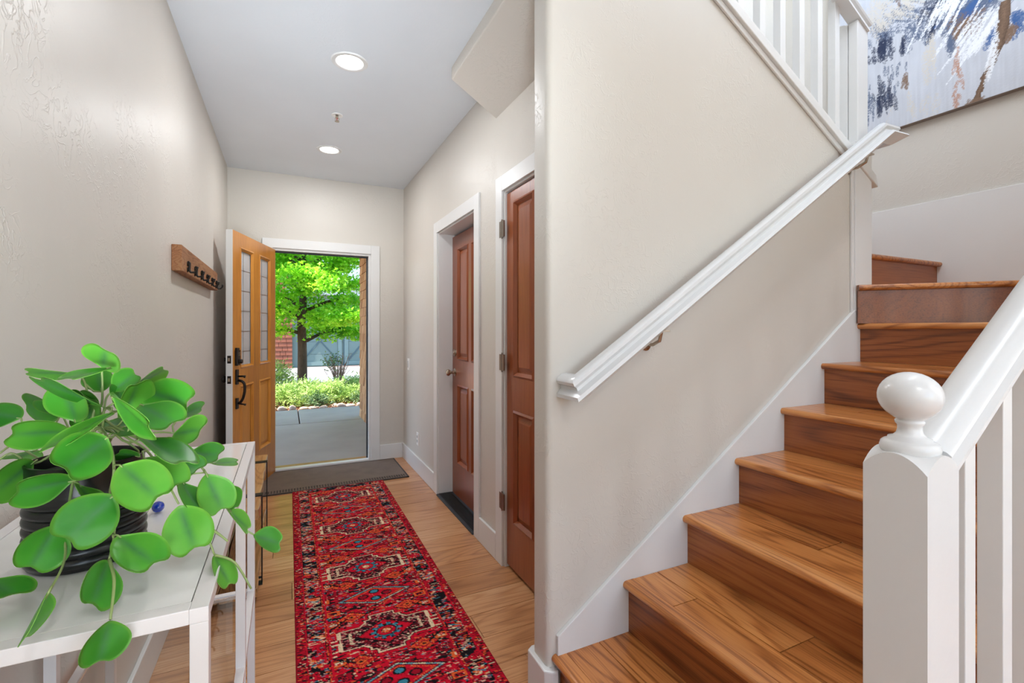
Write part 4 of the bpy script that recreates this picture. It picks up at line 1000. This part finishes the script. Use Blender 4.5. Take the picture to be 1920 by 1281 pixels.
# cedar shingle wall at the right of the porch
sw = bx('wall_porch', M['bark'], 1.035, 1.30, 4.95, 7.55, GZ-.0, 2.62, kind='structure')
sme = MB().frus([(-.006, -.5, 0), (.006, -.5, 0), (.006, .5, 0), (-.006, .5, 0)], [(-.003, -.5, 1), (.003, -.5, 1), (.003, .5, 1), (-.003, .5, 1)])
zc = GZ; far = MB(); crs = 0
while zc < 2.60:
    hgt = min(.135, 2.62-zc); yy = 7.57
    while yy > 6.45:
        wd = random.uniform(.075, .15); lo = max(yy-wd, 6.4)
        a, b_ = lo+.002, yy-.002; out = random.uniform(0, .006); dz = random.uniform(-.004, .004)
        MB().frus([(1.014-out, a, zc+dz), (1.030, a, zc+dz), (1.030, b_, zc+dz), (1.014-out, b_, zc+dz)], [(1.026-out, a, zc+hgt), (1.034, a, zc+hgt), (1.034, b_, zc+hgt), (1.026-out, b_, zc+hgt)]).build('shingle', M['shingle'], sw)
        yy = lo-.0005
        if lo <= 6.4: break
    yy = 6.40
    while yy > 4.97:
        wd = random.uniform(.075, .15); a, b_ = max(4.96, yy-wd)+.002, yy-.002
        if b_-a > .02: far.frus([(1.014, a, zc), (1.030, a, zc), (1.030, b_, zc), (1.014, b_, zc)], [(1.026, a, zc+hgt), (1.034, a, zc+hgt), (1.034, b_, zc+hgt), (1.026, b_, zc+hgt)])
        yy -= wd
    zc += .127; crs += 1
far.build('shingle_row', M['shingle'], sw, kind='stuff')
# neighbour house with the carriage garage door
hs = empty('neighbour_house', (2.0, 21, -.15), 'neighbouring house across the street with a red shingled wall and pale gable', 'house')
GY = 19.6
def gx(u, d=None):
    a = (u-960)/FPX; return GY*(S_+a*C_)/(C_-a*S_)
def gz(v, u=620):
    a = (u-960)/FPX; d = GY/(C_-a*S_); return CH+d*(HOR-v)/FPX
gx0 = gx(553); gxm = gx(645); gx1 = gxm+(gxm-gx(567))
bx('wall_panel', M['siding'], gx0-.22, 9, GY+.14, GY+.4, -.15, 5.2, hs)
bx('garage_surround', M['garage'], gx(548), gx(562), GY+.02, GY+.14, -.15, 2.45, hs)
bx('garage_header', M['garage_trim'], gx(548), 9, GY+.0, GY+.14, 2.30, 2.55, hs)
bx('eave', M['curb'], gx(535), 9, GY-.5, GY+.14, 2.62, 2.84, hs)
bx('roof', M['roof'], gx(535), 9, GY-.55, GY+.5, 2.84, 2.95, hs)
bx('shingled_wall', M['redshingle'], -9, gx(548), GY-.1, GY+.3, -.15, 5.0, hs)
rs = []; cnt = 0
zc = -.15
while zc < 2.9:
    xx = gx(548); k = 0
    while xx > gx(512)-.9:
        wd = random.uniform(.16, .28)
        MB().frus([(xx-wd+.008, GY-.135, zc), (xx-.004, GY-.135, zc), (xx-.004, GY-.1, zc), (xx-wd+.008, GY-.1, zc)], [(xx-wd+.008, GY-.115, zc+.155), (xx-.004, GY-.115, zc+.155), (xx-.004, GY-.1, zc+.155), (xx-wd+.008, GY-.1, zc+.155)]).build('shingle', M['redshingle'], hs)
        xx -= wd; cnt += 1
    zc += .163
gd = empty('garage_door', ((gx0+gx1)/2, GY, -.15), 'blue-grey carriage garage door with crossed braces across the street', 'garage door')
for k in range(5):
    z0 = -.14+k*.485
    bx('door_section', M['garage'], gx(562), gx1+.5, GY+.05, GY+.10, z0, z0+.477, gd)
def brace(x0, z0, x1, z1, w_=.06, mat=M['garage_trim'], nm='brace', dy=.0):
    a = Vector((x0, 0, z0)); b_ = Vector((x1, 0, z1)); t_ = (b_-a).normalized(); nn = Vector((-t_.z, 0, t_.x))*w_/2
    P4 = [a+nn, b_+nn, b_-nn, a-nn]
    MB().frus([(p.x, GY+.049, p.z) for p in P4], [(p.x, GY+.025+dy, p.z) for p in P4]).build(nm, mat, gd)
zb_, zt_ = gz(678), gz(600)
for (xa, xb) in ((gx(565), gx(635)), (gx(652), gx(652)+gx(635)-gx(565))):
    brace(xa, zb_, xb, zt_, .045, M['seam']); brace(xa, zt_, xb, zb_, .045, M['seam'], dy=.008)
    for xx in (xa-.05, xb+.05): bx('stile', M['garage_trim'], xx-.07, xx+.07, GY+.015, GY+.048, -.12, 2.25, gd)
    bx('rail', M['garage_trim'], xa, xb, GY+.018, GY+.048, zb_-.14, zb_, gd); bx('rail', M['garage_trim'], xa, xb, GY+.018, GY+.048, zt_, zt_+.12, gd)
bx('centre_seam', M['seam'], gxm-.012, gxm+.012, GY+.012, GY+.02, -.13, 2.28, gd)
# foliage material
def leafmat(name, c1, c2, c3, tr=.45, sc=6):
    m, t, b = newmat(name); oi = noise(t, pos(t), sc, 3)
    c = ramp(t, oi, [(.32, c1), (.5, c2), (.68, c3)]); t.links.new(c, b.inputs['Base Color']); b.inputs['Roughness'].default_value = .5
    q = N(t, 'ShaderNodeBsdfTranslucent'); t.links.new(c, q.inputs[0]); mx = N(t, 'ShaderNodeMixShader'); mx.inputs[0].default_value = tr
    t.links.new(b.outputs[0], mx.inputs[1]); t.links.new(q.outputs[0], mx.inputs[2]); t.links.new(mx.outputs[0], t.nodes['Material Output'].inputs[0]); return m
M['maple'] = leafmat('maple_leaf', col('5fae1c'), col('8fd62a'), col('c8ee4a'), .5, 3)
M['juniper'] = leafmat('juniper_needles', col('6f9440'), col('a6c266'), col('cfdf95'), .35, 5)
M['darkshrub'] = leafmat('dark_shrub', col('3d5c38'), col('5d7a4a'), col('8aa06a'), .3, 8)
def leaves(n, centers, spread, size, flat, seed):
    r = np.random.default_rng(seed); c = centers[r.integers(0, len(centers), n)]+r.normal(size=(n, 3))*np.array(spread)
    nr = r.normal(size=(n, 3))*np.array([flat, flat, 1.0]); nr[:, 2] = np.abs(nr[:, 2])+.15; nr /= np.linalg.norm(nr, axis=1)[:, None]
    a = np.cross(nr, r.normal(size=(n, 3))); a /= np.linalg.norm(a, axis=1)[:, None]; b_ = np.cross(nr, a)
    s = size*(.6+.7*r.random(n))[:, None]
    tp = [(-.5, 0), (-.25, -.42), (.02, -.55), (.05, -.2), (.55, 0), (.05, .2), (.02, .55), (-.25, .42)]
    dr_ = -.12*nr
    V = np.stack([c+a*s*x+b_*s*y+nr*s*(-.25*abs(y)) for x, y in tp], 1).reshape(-1, 3)
    base_ = np.arange(n)[:, None]*8
    F = np.concatenate([base_+np.array([[0, 1, 3, 4]]), base_+np.array([[0, 4, 5, 7]]), base_+np.array([[1, 2, 3, 3]])[:, :4]*1, base_+np.array([[7, 5, 6, 6]])], 0)
    return V, F
def tri_leaves(n, centers, spread, size, flat, seed):
    V, F = leaves(n, centers, spread, size, flat, seed)
    T = []
    base_ = np.arange(n)[:, None]*8
    for t3 in ((0, 1, 3), (0, 3, 4), (0, 4, 5), (0, 5, 7), (1, 2, 3), (7, 5, 6)): T.append(base_+np.array([t3]))
    return V, np.concatenate(T, 0)
# maple tree
TB = Vector((.316, 11.49, GZ-.04))
tr = empty('maple_tree', TB, 'bright green maple tree in the planting bed outside the front door', 'tree')
tk = MB().tube([TB, TB+Vector((0, 0, .15)), TB+Vector((0, 0, .9)), TB+Vector((-.02, 0, 1.6)), TB+Vector((.04, 0, 2.3)), TB+Vector((.02, .05, 3.2)), TB+Vector((0, .1, 5))], [.135, .105, .095, .088, .075, .055, .02], 14)
tk.build('trunk', M['bark'], tr, smooth=True)
r = np.random.default_rng(3); cents = []
for i in range(26):
    z0 = 1.12+i*.128; an = i*2.4+.5; ln = 1.9 if z0 < 3 else 2.3
    rise = .22+.10*i/26*4; st_ = TB+Vector((0, 0, z0)); dirv = Vector((math.cos(an), math.sin(an), rise)).normalized()
    pts = [st_+dirv*ln*k/5+Vector((r.normal()*.04, r.normal()*.04, .10*math.sin(k/5*3)-(.16*(k/5)**2 if z0 < 2.4 else 0))) for k in range(6)]
    MB().tube(pts, [.040*(1-k/6.5) for k in range(6)], 7).build('branch', M['bark'], tr, smooth=True)
    for k in range(2, 6):
        for _ in range(5): cents.append(np.array(pts[k])+r.normal(size=3)*np.array([.30, .30, .07]))
cents = np.array(cents)
cents = cents[cents[:, 2] > 1.15]; cents[:, 2] -= .06
V, F = tri_leaves(60000, cents, (.16, .16, .065), .078, .6, 8)
keep = None
npmesh('foliage', V, F, M['maple'], tr, kind='stuff')
# junipers: flat sprays of needle tufts
def spray(n, centers, spread, ln, wd, seed, up=.5):
    r = np.random.default_rng(seed); c = centers[r.integers(0, len(centers), n)]+r.normal(size=(n, 3))*np.array(spread)
    d = r.normal(size=(n, 3)); d[:, 2] = np.abs(d[:, 2])*up+.25; d /= np.linalg.norm(d, axis=1)[:, None]
    s = np.cross(d, r.normal(size=(n, 3))); s /= np.linalg.norm(s, axis=1)[:, None]
    L = ln*(.5+r.random(n))[:, None]
    V = np.stack([c-s*wd*.3, c+s*wd*.3, c+d*L*.6+s*wd, c+d*L, c+d*L*.6-s*wd], 1).reshape(-1, 3); b_ = np.arange(n)[:, None]*5
    F = np.concatenate([b_+np.array([[0, 1, 2]]), b_+np.array([[0, 2, 4]]), b_+np.array([[4, 2, 3]])], 0)
    return V, F
def juniper(x, y_, rx, ry, h, n, lab, seed, mat=M['juniper'], nm='juniper_shrub', z0=GZ-.035):
    r = np.random.default_rng(seed); e = empty(nm, (x, y_, z0), lab, 'shrub', 'shrubs in the planting bed')
    th_ = r.random(60)*2*math.pi; q = np.sqrt(r.random(60))
    c = np.stack([x+rx*q*np.cos(th_), y_+ry*q*np.sin(th_), z0+.05+h*(1-q**2)*.75*(.45+.55*r.random(60))], 1)
    m = MB()
    for k in range(0, 60, 4):
        m.tube([(x+random.uniform(-.05, .05), y_, z0), tuple((np.array([x, y_, z0+.06])+c[k])/2), tuple(c[k])], [.010, .007, .004], 5)
    m.build('branches', M['bark'], e)
    V, F = spray(n, c, (.085, .085, .045), .075, .0095, seed); V[:, 2] = np.maximum(V[:, 2], z0+.004)
    npmesh('foliage', V, F, mat, e, kind='stuff')
juniper(-.02, 9.25, .50, .38, .40, 3200, 'low light-green juniper left of the tree trunk, by the door edge', 1)
juniper(.78, 9.40, .50, .40, .42, 3400, 'low light-green juniper in the middle of the bed, in front of the tree', 2)
juniper(1.55, 9.60, .55, .42, .50, 3400, 'low light-green juniper at the right of the bed, by the shingled wall', 3)
juniper(.35, 10.1, .45, .35, .42, 2200, 'light-green juniper just in front of the tree trunk', 4)
juniper(1.25, 10.4, .50, .35, .45, 2200, 'light-green juniper behind the middle junipers', 5)
juniper(-.28, 11.8, .42, .35, .85, 2600, 'taller light-green juniper left of the tree, beyond the low ones', 6)
juniper(-.12, 10.25, .22, .2, .42, 500, 'sparse dark shrub left of the tree trunk', 7, M['darkshrub'], 'dark_shrub')
juniper(.50, 8.88, .14, .12, .26, 420, 'small dark-green shrub at the slab edge, right of the joint', 8, M['darkshrub'], 'dark_shrub')
juniper(1.22, 9.0, .10, .10, .16, 300, 'tiny dark-green shrub at the slab edge near the shingled wall', 9, M['darkshrub'], 'dark_shrub')
# bare twiggy shrub
tw = empty('twiggy_shrub', (1.02, 10.95, GZ-.035), 'bare pinkish twiggy shrub standing behind the junipers', 'shrub', 'shrubs in the planting bed')
m = MB(); rr = random.Random(4)
for k in range(46):
    an = rr.uniform(0, 6.28); sp_ = rr.uniform(.05, .34); hh = rr.uniform(.45, .86)
    p0_ = Vector((1.02, 10.95, GZ-.035)); p2_ = p0_+Vector((math.cos(an)*sp_, math.sin(an)*sp_*.6, hh)); p1_ = p0_.lerp(p2_, .5)+Vector((rr.uniform(-.04, .04), 0, .05))
    m.tube([p0_, p1_, p2_], [.007, .005, .003], 5)
    m.tube([p1_, p1_+Vector((rr.uniform(-.13, .13), rr.uniform(-.05, .05), rr.uniform(.1, .24)))], [.004, .002], 4)
m.build('twigs', simple('twig', col('8a6f62'), .9), tw)
V, F = spray(260, np.array([[.9, 10.95, .62], [.82, 10.95, .55], [1.0, 10.95, .6]]), (.07, .07, .08), .05, .012, 5); npmesh('foliage', V, F, M['darkshrub'], tw, kind='stuff')
# edging stones and mulch
rs_ = random.Random(9)
import bmesh as _bm
labs = ['pale round river stone at the right end of the slab edge', 'tan river stone second from the right along the slab edge', 'flat brown river stone along the bed edge by the small shrub']
for k in range(13):
    xx = -.35+k*.155+rs_.uniform(-.03, .03); yy = 8.70+rs_.uniform(-.03, .08); rx, ry, rz = rs_.uniform(.05, .10), rs_.uniform(.04, .07), rs_.uniform(.03, .055)
    b2 = _bm.new(); _bm.ops.create_icosphere(b2, subdivisions=2, radius=1)
    for v_ in b2.verts:
        kk = 1+.13*math.sin(v_.co.x*3+k)+.1*math.cos(v_.co.y*4+k*2); v_.co = Vector((v_.co.x*rx*kk, v_.co.y*ry*kk, v_.co.z*rz*kk+rz*.75))
    me = bpy.data.meshes.new('river_stone'); b2.to_mesh(me); b2.free(); me.polygons.foreach_set('use_smooth', [True]*len(me.polygons)); me.materials.append(M['stone'] if k < 11 else paint('pale_stone', col('d8d2cc'), .8))
    o = bpy.data.objects.new('river_stone', me); link(o, None, (xx, yy, GZ-.036)); tag(o, 'river stone in the line edging the planting bed beyond the porch slab', 'stone', 'river stones edging the bed')
r = np.random.default_rng(12); cm = np.stack([r.uniform(-.8, 2.6, 4200), 8.62+np.abs(r.normal(size=4200))*1.3, np.full(4200, GZ-.030)], 1)
V, F = spray(4200, cm, (.001, .001, .004), .035, .014, 13, .15)
tag(npmesh('mulch_chips', V, F, paint('mulch_chip', col('b3866c'), .95, 0, .2, 20, .35)), 'reddish wood mulch scattered in the planting bed', 'mulch', None, 'stuff')

# two unseen floor lamps added behind the camera to hold the fill uplights
for (lx, ly, lab) in ((2.9, -2.4, 'added unseen white floor lamp in the corner behind the stairs side of the room'), (.1, -1.9, 'added unseen white floor lamp near the left wall of the room')):
    e = empty('added_floor_lamp', (lx, ly, 0), lab, 'lamp', 'added uplight floor lamps')
    MB().lathe([(0, 0), (.14, 0), (.14, .015), (.02, .03), (0, .03)], (lx, ly, 0), 28, cap=False).build('base', M['whitegloss'], e, smooth='auto')
    MB().tube([(lx, ly, .02), (lx, ly, 1.78)], .012, 12).build('pole', M['whitegloss'], e, smooth='auto')
    MB().lathe([(.02, 1.76), (.08, 1.78), (.20, 1.88), (.21, 1.90), (.195, 1.89), (.07, 1.80), (0, 1.79)], (lx, ly, 0), 32, cap=False).build('shade', M['whitegloss'], e, smooth='auto')
